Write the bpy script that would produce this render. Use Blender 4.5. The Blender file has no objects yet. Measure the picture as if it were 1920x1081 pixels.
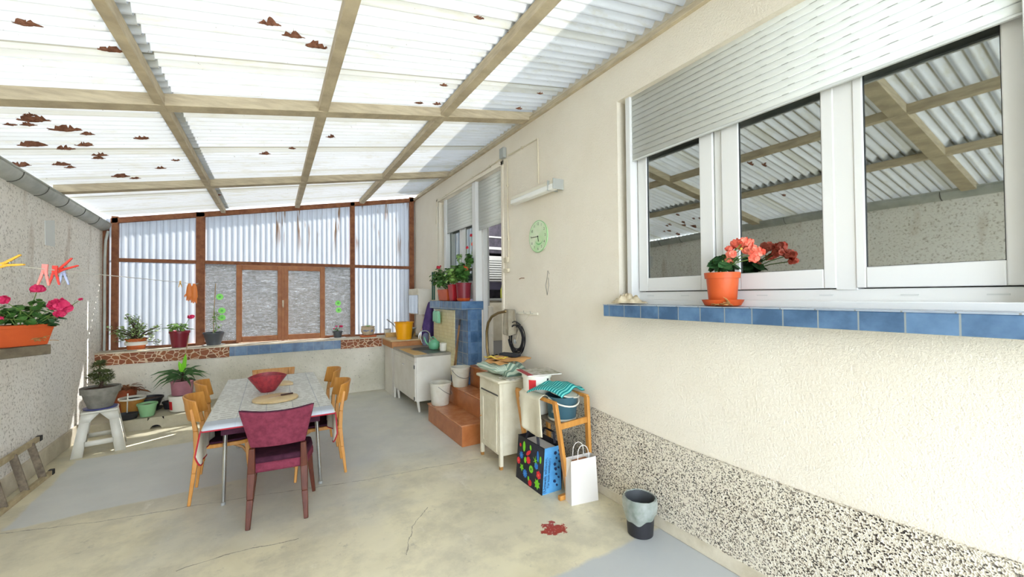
import bpy, bmesh, math, random
from mathutils import Vector, Matrix, noise as mnoise
PI = math.pi
random.seed(7)
col = bpy.context.scene.collection

# ------------------------------------------------------------------ camera
YAW, PITCH, ROLL, FPX, CH = 0.53378904, 0.01623411, -0.00918907, 758.13, 1.65
FW = Vector((math.sin(YAW)*math.cos(PITCH), math.cos(YAW)*math.cos(PITCH), math.sin(PITCH)))
R0 = Vector((math.cos(YAW), -math.sin(YAW), 0)); U0 = R0.cross(FW)
RT = R0*math.cos(ROLL)+U0*math.sin(ROLL); UP = -R0*math.sin(ROLL)+U0*math.cos(ROLL)
cam = bpy.data.objects.new('camera', bpy.data.cameras.new('camera')); col.objects.link(cam)
cam.matrix_world = Matrix(((RT.x, UP.x, -FW.x, 0), (RT.y, UP.y, -FW.y, 0), (RT.z, UP.z, -FW.z, CH), (0, 0, 0, 1)))
cam.data.sensor_width = 36; cam.data.lens = 36*FPX/1920; cam.data.clip_start = .05
bpy.context.scene.camera = cam

def P(px, py, ax, c):
    """where the sight line through a pixel of the photo meets the real plane axis=c"""
    d = RT*((px-960)/FPX)-UP*((py-540.5)/FPX)+FW
    o = Vector((0, 0, CH)); t = (c-o[ax])/d[ax]
    return o+d*t

# ------------------------------------------------------------------ materials
def lin(c):
    if isinstance(c, str):
        c = [int(c[i:i+2], 16)/255 for i in (0, 2, 4)]
        c = [x/12.92 if x <= .04045 else ((x+.055)/1.055)**2.4 for x in c]
    return (*c[:3], 1)
class N:
    def __init__(s, name):
        s.m = bpy.data.materials.new(name); s.m.use_nodes = True; s.t = s.m.node_tree; s.t.nodes.clear()
        s.out = s.n('ShaderNodeOutputMaterial'); s.co = s.n('ShaderNodeNewGeometry').outputs['Position']
    def n(s, k, **kw):
        x = s.t.nodes.new(k)
        for a, b in kw.items(): setattr(x, a, b)
        return x
    def set(s, sock, v):
        if hasattr(v, 'is_linked') or isinstance(v, bpy.types.NodeSocket): s.t.links.new(v, sock)
        elif isinstance(v, str): sock.default_value = lin(v)
        else: sock.default_value = v
    def obj(s): s.co = s.n('ShaderNodeTexCoord').outputs['Object']; return s
    def scale(s, v, co=None):
        x = s.n('ShaderNodeMapping'); s.set(x.inputs[0], co or s.co); x.inputs['Scale'].default_value = v; return x.outputs[0]
    def noise(s, sc=5, det=4, rough=.6, co=None, dist=0):
        x = s.n('ShaderNodeTexNoise'); s.set(x.inputs['Vector'], co or s.co); x.inputs['Scale'].default_value = sc
        x.inputs['Detail'].default_value = det; x.inputs['Roughness'].default_value = rough; x.inputs['Distortion'].default_value = dist
        return x.outputs['Fac']
    def voro(s, sc=5, feat='F1', co=None, out='Distance', rnd=1):
        x = s.n('ShaderNodeTexVoronoi', feature=feat); s.set(x.inputs['Vector'], co or s.co); x.inputs['Scale'].default_value = sc
        x.inputs['Randomness'].default_value = rnd
        return x.outputs[out]
    def ramp(s, f, stops, interp='LINEAR'):
        x = s.n('ShaderNodeValToRGB'); s.set(x.inputs[0], f); r = x.color_ramp; r.interpolation = interp
        while len(r.elements) < len(stops): r.elements.new(.5)
        for e, (p, c) in zip(r.elements, stops):
            e.position = p; e.color = lin(c) if isinstance(c, str) else (c, c, c, 1)
        return x.outputs[0]
    def mix(s, f, a, b, mode='MIX'):
        x = s.n('ShaderNodeMix', data_type='RGBA', blend_type=mode); s.set(x.inputs[0], f); s.set(x.inputs[6], a); s.set(x.inputs[7], b)
        return x.outputs[2]
    def math(s, op, a, b=0, c=0):
        x = s.n('ShaderNodeMath', operation=op); s.set(x.inputs[0], a); s.set(x.inputs[1], b); s.set(x.inputs[2], c); return x.outputs[0]
    def xyz(s, co=None):
        x = s.n('ShaderNodeSeparateXYZ'); s.set(x.inputs[0], co or s.co); return x.outputs
    def bump(s, h, st=.3, d=.01):
        x = s.n('ShaderNodeBump'); s.set(x.inputs['Height'], h); x.inputs['Strength'].default_value = st; x.inputs['Distance'].default_value = d
        return x.outputs[0]
    def pr(s, c, rough=.6, metal=0, normal=None, spec=.4, **kw):
        x = s.n('ShaderNodeBsdfPrincipled'); s.set(x.inputs['Base Color'], c); s.set(x.inputs['Roughness'], rough)
        x.inputs['Metallic'].default_value = metal; x.inputs['Specular IOR Level'].default_value = spec
        if normal: s.set(x.inputs['Normal'], normal)
        for a, b in kw.items(): s.set(x.inputs[a.replace('_', ' ')], b)
        return x.outputs[0]
    def sh(s, kind, c, **kw):
        x = s.n('ShaderNodeBsdf'+kind); s.set(x.inputs['Color'], c)
        for a, b in kw.items(): s.set(x.inputs[a], b)
        return x.outputs[0]
    def mixs(s, f, a, b):
        x = s.n('ShaderNodeMixShader'); s.set(x.inputs[0], f); s.set(x.inputs[1], a); s.set(x.inputs[2], b); return x.outputs[0]
    def done(s, sh): s.t.links.new(sh, s.out.inputs[0]); return s.m

def mat(name, c, rough=.6, metal=0, c2=None, sc=8, bump=0, bsc=60, spec=.4, world=False, str_=None, **kw):
    n = N(name)
    if not world: n.obj()
    co = n.scale(str_) if str_ else n.co
    base = n.ramp(n.noise(sc, 5, .6, co), [(.35, c), (.65, c2)]) if c2 else lin(c)
    nb = n.bump(n.noise(bsc, 4, .6, co), bump) if bump else None
    return n.done(n.pr(base, rough, metal, nb, spec, **kw))

def m_plaster():
    n = N('cream_plaster'); c = n.ramp(n.noise(1.6, 6), [(.3, 'EBE1CE'), (.7, 'F2EAD9')])
    c = n.mix(n.ramp(n.noise(55, 3), [(.70, 0.), (.76, .35)]), c, 'B0A48E')
    return n.done(n.pr(c, .9, normal=n.bump(n.noise(70, 5, .7), .9, .010), spec=.2))
def m_roughcast():
    n = N('grey_roughcast'); c = n.ramp(n.noise(1.3, 6), [(.3, 'F0EADE'), (.7, 'F8F4EC')])
    c = n.mix(n.ramp(n.noise(42, 4, .7), [(.54, 0.), (.64, .75)]), c, '9C9282')
    c = n.mix(n.ramp(n.noise(9, 5, .7), [(.56, 0.), (.7, .3)]), c, 'C4BCAC')
    c = n.mix(n.ramp(n.noise(3, 3, .5, n.scale((1, 1, .25))), [(.64, 0.), (.75, .5)]), c, 'B09A80')
    return n.done(n.pr(c, .95, normal=n.bump(n.noise(45, 5, .7), .8, .013), spec=.15))
def m_low():
    n = N('low_wall_render'); c = n.ramp(n.noise(1.1, 5), [(.35, 'CBC5B0'), (.62, 'EAE4D4')])
    c = n.mix(n.ramp(n.noise(30, 3, .65), [(.62, 0.), (.68, .6)]), c, '7D776A')
    return n.done(n.pr(c, .95, normal=n.bump(n.noise(30, 5, .7), .8, .015), spec=.15))
def m_pebble():
    n = N('pebbledash'); cell = n.voro(150, out='Color'); v = n.xyz(cell)[0]
    c = n.ramp(v, [(0, '3A332E'), (.16, '7A6E60'), (.24, 'B9AE99'), (.36, 'DDD3BF'), (.8, 'EAE3D2')], 'CONSTANT')
    c = n.mix(n.ramp(n.noise(2, 3), [(.4, 0.), (.7, .25)]), c, 'E9E1CD')
    return n.done(n.pr(c, .85, normal=n.bump(n.voro(150), .7, .008), spec=.25))
def m_floor():
    n = N('painted_concrete'); x, y, z = n.xyz()
    big = n.noise(.9, 5, .55)
    c = n.ramp(big, [(.3, 'C6BD9E'), (.46, 'DCD3B4'), (.6, 'CFC7AE'), (.75, 'D9D3C2')])
    c = n.mix(n.ramp(n.noise(2.6, 7, .72), [(.45, 0.), (.62, .5)]), c, 'ABA591')
    c = n.mix(n.ramp(n.noise(7, 6, .75), [(.60, 0.), (.70, .6)]), c, '948F80')
    c = n.mix(n.ramp(n.noise(5, 6, .7, n.scale((1, .4, 1))), [(.62, 0.), (.72, .5)]), c, 'EAE5D4')
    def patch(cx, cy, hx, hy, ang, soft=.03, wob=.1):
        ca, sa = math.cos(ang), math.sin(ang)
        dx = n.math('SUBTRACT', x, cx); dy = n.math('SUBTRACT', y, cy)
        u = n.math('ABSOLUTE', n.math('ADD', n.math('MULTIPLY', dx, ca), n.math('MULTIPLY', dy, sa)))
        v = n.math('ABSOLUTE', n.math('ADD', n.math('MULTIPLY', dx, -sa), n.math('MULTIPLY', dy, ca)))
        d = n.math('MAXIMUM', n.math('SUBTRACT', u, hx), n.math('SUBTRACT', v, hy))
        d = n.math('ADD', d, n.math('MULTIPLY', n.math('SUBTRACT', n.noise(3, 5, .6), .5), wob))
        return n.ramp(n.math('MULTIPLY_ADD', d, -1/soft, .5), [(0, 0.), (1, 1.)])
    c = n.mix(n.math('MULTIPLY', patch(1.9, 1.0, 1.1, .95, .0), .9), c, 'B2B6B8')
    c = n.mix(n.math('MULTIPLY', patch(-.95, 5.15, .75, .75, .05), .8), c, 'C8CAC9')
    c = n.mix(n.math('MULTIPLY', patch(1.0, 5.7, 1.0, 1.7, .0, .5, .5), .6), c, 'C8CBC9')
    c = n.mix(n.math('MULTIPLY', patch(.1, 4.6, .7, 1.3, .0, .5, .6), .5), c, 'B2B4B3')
    # red paint stain
    e = P(1038, 990, 2, 0)
    dx = n.math('SUBTRACT', x, e.x); dy = n.math('SUBTRACT', y, e.y)
    r = n.math('SQRT', n.math('ADD', n.math('MULTIPLY', dx, dx), n.math('MULTIPLY', dy, dy)))
    r = n.math('ADD', r, n.math('MULTIPLY', n.math('SUBTRACT', n.noise(14, 5, .7), .5), .26))
    c = n.mix(n.ramp(r, [(.075, 1.), (.082, 0.)]), c, n.ramp(n.noise(60, 2), [(.62, '9E3A2A'), (.68, 'CDB9A5')]))
    # cracks
    def crack(pts, w=.006):
        nonlocal c
        for (ax, ay), (bx, by) in zip(pts, pts[1:]):
            L = math.hypot(bx-ax, by-ay); ux, uy = (bx-ax)/L, (by-ay)/L
            dx = n.math('SUBTRACT', x, ax); dy = n.math('SUBTRACT', y, ay)
            t = n.math('ADD', n.math('MULTIPLY', dx, ux), n.math('MULTIPLY', dy, uy))
            o = n.math('ADD', n.math('MULTIPLY', dx, -uy), n.math('MULTIPLY', dy, ux))
            o = n.math('ABSOLUTE', n.math('ADD', o, n.math('MULTIPLY', n.math('SUBTRACT', n.noise(6, 4), .5), .07)))
            e1 = n.math('LESS_THAN', n.math('ABSOLUTE', n.math('SUBTRACT', t, L/2)), L/2)
            wn = n.math('MULTIPLY', n.noise(9, 2), w*2)
            c = n.mix(n.math('MULTIPLY', n.math('MULTIPLY', e1, n.math('LESS_THAN', o, n.math('SUBTRACT', wn, w*.45))), .7), c, '5F594E')
    q = lambda a, b: tuple(P(a, b, 2, 0)[:2])
    crack([q(0, 1000), q(200, 975), q(470, 930), q(680, 900), q(800, 877), q(900, 860)])
    crack([q(760, 1040), q(775, 985), q(800, 950)]); crack([q(330, 1070), q(420, 1040), q(560, 1010)])
    rough = n.ramp(n.noise(3, 4), [(.3, .28), (.7, .55)])
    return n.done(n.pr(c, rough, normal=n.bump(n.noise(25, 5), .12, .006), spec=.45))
def m_sheet(name, ca, cb, tr, fw=.4, vert=False):
    n = N(name); x, y, z = n.xyz()
    c = n.ramp(n.noise(1.2, 5, .6, n.scale((.35, 2, 1)) if not vert else n.scale((2, 1, .35))), [(.35, ca), (.7, cb)])
    if vert:   # rust streaks running down from the top
        s = n.ramp(n.noise(9, 3, .6, n.scale((1.6, .2, .10))), [(.56, 0.), (.63, .9)])
        zone = n.math('MULTIPLY', n.ramp(n.math('MULTIPLY_ADD', x, .5, .5), [(.35, 0.), (.5, 1.)]), n.ramp(n.math('MULTIPLY_ADD', z, .8, -1.8), [(.05, 0.), (.45, 1.)]))
        g = n.math('FRACT', n.math('DIVIDE', n.math('ADD', x, 9), .076)); c = n.mix(n.math('MULTIPLY', n.math('LESS_THAN', g, .10), .45), c, '8E96A4')  # thin shade line along each rib, painted into the sheet colour
        c = n.mix(n.math('MULTIPLY', s, zone), c, '8F6430')
    else:
        f = n.math('FRACT', n.math('DIVIDE', n.math('ADD', y, .37), .86))
        c = n.mix(n.math('MULTIPLY', n.math('LESS_THAN', f, .012), .6), c, '7E7358')
        band = n.math('LESS_THAN', n.math('ABSOLUTE', n.math('SUBTRACT', f, .07)), .07)
        c = n.mix(n.math('MULTIPLY', band, n.math('MULTIPLY', n.noise(3, 4, .6, n.scale((.5, 2, 1))), .7)), c, 'C9C3A4')
        c = n.mix(n.ramp(n.noise(7, 5, .7, n.scale((.4, 2, 1))), [(.52, 0.), (.7, .55)]), c, 'D6CFB4')
        c = n.mix(n.ramp(n.noise(45, 3, .6), [(.70, 0.), (.74, .6)]), c, '8A8068')
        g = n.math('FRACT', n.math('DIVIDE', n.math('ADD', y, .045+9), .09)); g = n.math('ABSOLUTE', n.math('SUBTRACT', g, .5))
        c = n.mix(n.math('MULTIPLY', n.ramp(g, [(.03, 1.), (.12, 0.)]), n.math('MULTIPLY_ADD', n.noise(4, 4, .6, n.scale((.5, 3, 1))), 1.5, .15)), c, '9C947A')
    nb = n.bump(n.noise(60, 3), .3, .003)
    d = n.sh('Diffuse', n.mix(1., c, 'D2D5DA', 'MULTIPLY')); t = n.sh('Translucent', c); f = n.sh('Refraction', c, Roughness=.55, IOR=1.35)
    return n.done(n.mixs(fw, n.mixs(tr, d, t), f))
def m_tile(name, ca, cb, grout, size, gw=.006, ax=(0, 2), rough=.25, off=(0, 0)):
    n = N(name); x = n.xyz(); u = n.math('ADD', x[ax[0]], off[0]); v = n.math('ADD', x[ax[1]], off[1])
    fu = n.math('FRACT', n.math('DIVIDE', u, size[0])); fv = n.math('FRACT', n.math('DIVIDE', v, size[1]))
    g = n.math('MAXIMUM', n.math('LESS_THAN', fu, gw/size[0]), n.math('LESS_THAN', fv, gw/size[1]))
    cell = n.n('ShaderNodeCombineXYZ'); n.set(cell.inputs[0], n.math('FLOOR', n.math('DIVIDE', u, size[0]))); n.set(cell.inputs[1], n.math('FLOOR', n.math('DIVIDE', v, size[1])))
    w = n.n('ShaderNodeTexWhiteNoise'); n.set(w.inputs['Vector'], cell.outputs[0])
    f = n.math('ADD', n.math('MULTIPLY', n.noise(9, 4, .6), .8), n.math('MULTIPLY', w.outputs['Value'], .25))
    c = n.mix(g, n.ramp(f, [(.35, ca), (.7, cb)]), grout)
    return n.done(n.pr(c, rough, normal=n.bump(n.math('SUBTRACT', 1, g), .5, .003), spec=.5))
def m_crazy():
    n = N('crazy_paving_terracotta'); co = n.scale((1, .3, 1.15))
    e = n.voro(13, 'DISTANCE_TO_EDGE', co); cc = n.xyz(n.voro(13, 'F1', co, 'Color'))[0]
    c = n.mix(n.ramp(e, [(.03, 1.), (.06, 0.)]), n.ramp(cc, [(0, '7A4526'), (.5, '9A5A33'), (1, '8B4E33')]), 'DCC3A2')
    return n.done(n.pr(c, .6, normal=n.bump(e, .3, .01)))
def m_texglass():
    n = N('hammered_glass'); co = n.scale((1, 1, 1.9))
    w = n.voro(24, 'DISTANCE_TO_EDGE', n.scale((1, 1, 2.4)))
    w2 = n.noise(10, 3, .55, n.scale((.8, 1, 2.4)), 1.8)
    ln = n.math('MAXIMUM', n.ramp(w2, [(.462, 0.), (.478, 1.), (.494, 0.)]), n.ramp(w, [(.0, .6), (.02, 0.)]))
    nb = n.bump(w2, 1, .02)
    c = n.mix(ln, n.ramp(n.noise(1.2, 2), [(.4, '34373C'), (.65, '484440')]), 'A8A8A8')
    dif = n.mixs(.35, n.sh('Diffuse', c), n.sh('Translucent', c))
    body = n.mixs(n.math('MULTIPLY_ADD', ln, .4, .42), n.sh('Transparent', 'CED0D4'), dif)
    return n.done(n.mixs(.10, body, n.sh('Glossy', 'FFFFFF', Roughness=.25, Normal=nb)))
def m_glass():
    n = N('window_glass')
    return n.done(n.mixs(.42, n.sh('Transparent', '9AA09C'), n.sh('Glossy', 'F2F6F2', Roughness=.015)))
def m_stripe(name, a, b, sc, ax=0, extra=None):
    n = N(name).obj(); x = n.xyz()
    f = n.math('FRACT', n.math('MULTIPLY', x[ax], sc))
    c = n.mix(n.math('LESS_THAN', f, .45), lin(a), lin(b))
    return n.done(n.pr(c, .9, normal=n.bump(n.noise(30, 4), .3), spec=.1))
def m_cloth():
    n = N('printed_oilcloth'); x, y, z = n.xyz()
    fx = n.math('FRACT', n.math('DIVIDE', n.math('ADD', x, .05), .19)); fy = n.math('FRACT', n.math('DIVIDE', y, .062))
    c = n.ramp(n.noise(3, 4), [(.35, 'CDCDC4'), (.7, 'DADAD2')])
    wr = n.math('MULTIPLY', n.math('LESS_THAN', fy, .35), n.math('GREATER_THAN', n.noise(28, 2, .5, n.scale((1, .3, 1))), .47))
    c = n.mix(n.math('MULTIPLY', wr, .7), c, '9A9488')
    c = n.mix(n.math('MULTIPLY', n.math('LESS_THAN', fx, .03), .6), c, '78828F')
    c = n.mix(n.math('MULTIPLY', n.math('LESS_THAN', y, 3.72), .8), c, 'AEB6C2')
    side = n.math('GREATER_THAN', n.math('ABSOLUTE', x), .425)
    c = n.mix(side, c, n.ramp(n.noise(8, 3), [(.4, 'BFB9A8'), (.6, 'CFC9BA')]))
    return n.done(n.pr(c, .45, spec=.4))

MT = {}
def A(k, *a, **kw): MT[k] = mat(k, *a, **kw)
MT['plaster'] = m_plaster(); MT['rough'] = m_roughcast(); MT['low'] = m_low(); MT['pebble'] = m_pebble(); MT['floor'] = m_floor()
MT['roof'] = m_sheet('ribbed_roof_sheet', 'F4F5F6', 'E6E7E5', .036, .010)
MT['wallsheet'] = m_sheet('ribbed_wall_sheet', 'E8ECF2', 'D8DEE6', .055, .005, vert=True)
MT['bluex'] = m_tile('blue_glazed_tile_front', '3C5B7C', '5F80A2', '6F8296', (.152, 5), off=(.04, 2), ax=(0, 2))
MT['bluey'] = m_tile('blue_glazed_tile_side', '3C5B7C', '5C7DA0', '8B9393', (.152, .152), off=(.01, .053), ax=(1, 2))
MT['bluetop'] = m_tile('blue_glazed_tile_top', '8B97A6', 'A9B3BE', '7C7C78', (.152, .152), off=(.0, .01), ax=(1, 0))
MT['bluebx'] = m_tile('blue_glazed_tile_pier', '3C5B7C', '6080A4', '5C7690', (.11, .152), off=(.03, .05), ax=(0, 2))
MT['redtile'] = m_tile('red_step_tile', 'A05A2C', 'B87444', '7A4A33', (3, 3), .0, ax=(1, 0), rough=.3)
MT['creamtile'] = m_tile('cream_mosaic_tile', 'D9CC98', 'E6DDB4', 'C8B987', (.05, .05), .006, ax=(1, 2), rough=.3)
MT['crazy'] = m_crazy(); MT['texglass'] = m_texglass(); MT['glass'] = m_glass(); MT['oilcloth'] = m_cloth()
A('beam', 'CABC9F', .8, c2='B0A188', sc=6, bump=.3, bsc=30, world=True, str_=(1, 1, 6))
A('rust', '7A4830', .8, c2='93603F', sc=14, bump=.3, world=True)
A('brownwood', '96582C', .5, c2='A66A38', sc=9, bump=.15, world=True)
A('zinc', 'C0C2BA', .5, c2='A5A8A0', sc=5, metal=.25, bump=.1, world=True)
A('zincdark', '55544E', .7); A('concrete', 'AEA78F', .9, c2='C4BCA4', sc=4, bump=.5, bsc=35, world=True)
A('capstone', 'DAD0BC', .8, c2='BFB199', sc=10, world=True); A('basepaint', 'D6CDB8', .8, c2='BDB29A', sc=5, bump=.3, world=True)
A('pvc', 'DCDCD9', .35, spec=.5); A('pvcgrey', 'C9CBC8', .4); A('seal', '2B2D30', .5); A('shutter', 'D3D5CF', .45)
A('chrome', 'C8CACC', .18, metal=1); A('steel', 'A9A9A4', .3, metal=1, c2='8F8F8A', sc=12); A('bronze', '8A7650', .35, metal=.8)
MT['nosing'] = m_tile('step_nosing_tile', 'A8643A', 'C28458', '7A4A33', (3, 3), .0, ax=(1, 0), rough=.25)
A('honey', 'C98F45', .4, c2='B97B32', sc=5, str_=(8, 8, 1), spec=.5); A('honeydark', 'A8763A', .5)
A('mauve', '80384A', .85, c2='6B2C3C', sc=25, bump=.2, bsc=90, spec=.15); A('seatdark', '3A1C2B', .85, c2='4A2636', sc=20, spec=.15)
A('mahog', '4E2418', .4, c2='60301F', sc=10, str_=(5, 5, 1)); A('redpipe', 'A5202F', .6)
A('board', 'D3BC90', .5, c2='C4A878', sc=7, str_=(1, 6, 1)); A('bowl', 'A03238', .45, c2='7C2630', sc=30, bump=.2)
A('knifehandle', '3B2018', .4); A('blade', 'D8D8D4', .25, metal=.9)
A('whiteplastic', 'E2DFD2', .4, c2='D6D1C0', sc=4); A('bucketwhite', 'DBD8CB', .4, c2='C9C2AC', sc=5); A('wire', '8B8B86', .4, metal=.8)
A('terracotta', 'C8672F', .6, c2='B65A28', sc=6); A('orangeplastic', 'CC5A28', .45, c2='C04E20', sc=5); A('terradark', 'A4502C', .7, c2='8C4526', sc=8)
A('burgundy', '7A1C2A', .4); A('redpot', 'A81C26', .4); A('greypot', '4C4F52', .5); A('concretepot', '8B877C', .85, c2='757165', sc=12, bump=.5, bsc=50)
A('pinkpot', 'A8707A', .6, c2='96626C', sc=6); A('blackplastic', '26262A', .45); A('mintplastic', '86B483', .5); A('bluesaucer', '4A4E8C', .4); A('whitesaucer', 'E4E0D6', .4)
A('ochrepot', 'B57F35', .5, c2='A36E2B', sc=10); A('creampot', 'C9B89A', .5, c2='B8A384', sc=12)
A('soil', '3A2A20', 1, c2='55402F', sc=30, bump=.8, bsc=60)
A('leaf', '4E7A34', .55, c2='3C642A', sc=9); A('leaflight', '9CC06A', .5, c2='6E9A48', sc=12); A('leafdark', '2F5230', .5, c2='3E6A3A', sc=9); A('leafpale', 'A9BD84', .6, c2='7F9A5A', sc=10)
A('leafyucca', '40603C', .45, c2='5A7F4A', sc=9); A('leafneon', '8FE03A', .45); A('bonsai', '4F5A34', .8, c2='6B7340', sc=20); A('bark', '4B3A2E', .9); A('stem', '6E8A45', .6); A('stick', 'A58B62', .7)
A('deadplant', '6B3D26', .9, c2='8A5A32', sc=12)
A('fuchsia', 'C81F55', .6, c2='E0366B', sc=20); A('pinkpetal', 'DE4E86', .6); A('vermilion', 'E2452B', .6, c2='F0603A', sc=20); A('coral', 'EE6A55', .6, c2='F28A72', sc=20); A('yellowpetal', 'E8C860', .6); A('redpetal', 'C02438', .6)
A('pegyellow', 'D9A53A', .5); A('pegred', 'D23A2E', .4); A('pegpink', 'E58078', .5); A('pegblue', 'A9B4D8', .4); A('line', 'D9D6CC', .6)
A('gloves', 'E0803A', .5); A('sticker', '8FE86A', .5); A('stickerdark', '5FC04A', .5)
A('laminate', 'E2DDD0', .5, c2='D6CFBF', sc=3); A('worktop', '8F8A7E', .4, c2='A39C8C', sc=12); A('woodtop', 'B3713F', .5, c2='C48B55', sc=8, str_=(1, 6, 1)); A('wooddrain', 'C69A55', .5, c2='D8B679', sc=8)
A('oldpaint', 'DDD6BF', .55, c2='CFC6AC', sc=6, bump=.1); A('yellowbucket', 'F5A90A', .35); A('greencan', '6FB58C', .35); A('purple', '4A3566', .9, c2='5A4478', sc=8, bump=.3); A('mint', '9AD4B2', .8); A('bluetube', '7B8098', .5)
A('handle', '6B4A30', .5, c2='8A6238', sc=5, str_=(3, 3, 1)); A('papertan', 'C99A62', .8, c2='B88850', sc=6, bump=.4, bsc=12); A('yellowpaper', 'D9BE4A', .7); A('blackrubber', '1E1D20', .6); A('blackfabric', '242428', .8)
A('cream', 'DDD6C0', .85, c2='CEC6AE', sc=5, bump=.3, bsc=14); A('greycloth', 'A9A18E', .9, c2='958C7A', sc=12, bump=.5, bsc=40)
A('tealbucket', '3D5F6B', .4); A('greyplastic', '9A9C98', .5); A('paperwhite', 'D6D1CA', .75, bump=.25, bsc=9); A('kraft', 'A9714C', .8); A('bagblack', '232128', .7, c2='2C2A30', sc=20); A('bagblue', '5AA0D2', .6, c2='4B90C6', sc=9); A('bagnavy', '1F2F55', .7)
A('flred', 'E0303A', .6); A('flgreen', '7CCB2A', .6); A('flblue', '2F78C8', .6); A('flpink', 'F0705A', .6)
A('magred', 'A83A42', .6); A('magprint', 'C9C4BE', .5, c2='8B8A6E', sc=18); A('labelred', 'C8282E', .5); A('ink', '26262A', .6)
A('moss', '6A4230', 1, c2='8A5E48', sc=30, bump=1, bsc=60, world=True); A('clockface', 'DFE4CC', .35, c2='B9DCA4', sc=4); A('clockgreen', '7FC07A', .4)
A('cable', 'D3C8AE', .6); A('lampbody', 'E4DECB', .5); A('tube', 'F0F0EA', .3); A('boxgrey', 'A6A8A2', .6); A('darkgreen', '1F5A4C', .5)
A('oldwood', '7A6E58', .85, c2='5E5444', sc=12, bump=.5, bsc=40, world=True); A('ladderwood', 'B9A987', .8, c2='9E8E6E', sc=9, bump=.4, world=True); A('ladderrung', '6B5F50', .9, c2='8A7C68', sc=30, bump=.6)
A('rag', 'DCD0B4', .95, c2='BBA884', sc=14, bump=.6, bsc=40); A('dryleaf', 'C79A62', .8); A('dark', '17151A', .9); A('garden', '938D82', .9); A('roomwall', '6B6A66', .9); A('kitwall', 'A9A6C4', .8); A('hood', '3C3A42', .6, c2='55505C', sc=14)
A('bottle', 'B4B84A', .2); A('ground', '8A8A80', .95, world=True); A('mirrorgrey', 'C9CED2', .12, metal=.9)
A('whitepatch', 'DADCD8', .9, world=True); MT['liner'] = mat('liner', 'DDE3DA', .35, c2='B4C0B2', sc=14, bump=.6, bsc=25, Alpha=.42); A('pvcdoor', 'DEDDD8', .35)

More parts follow.
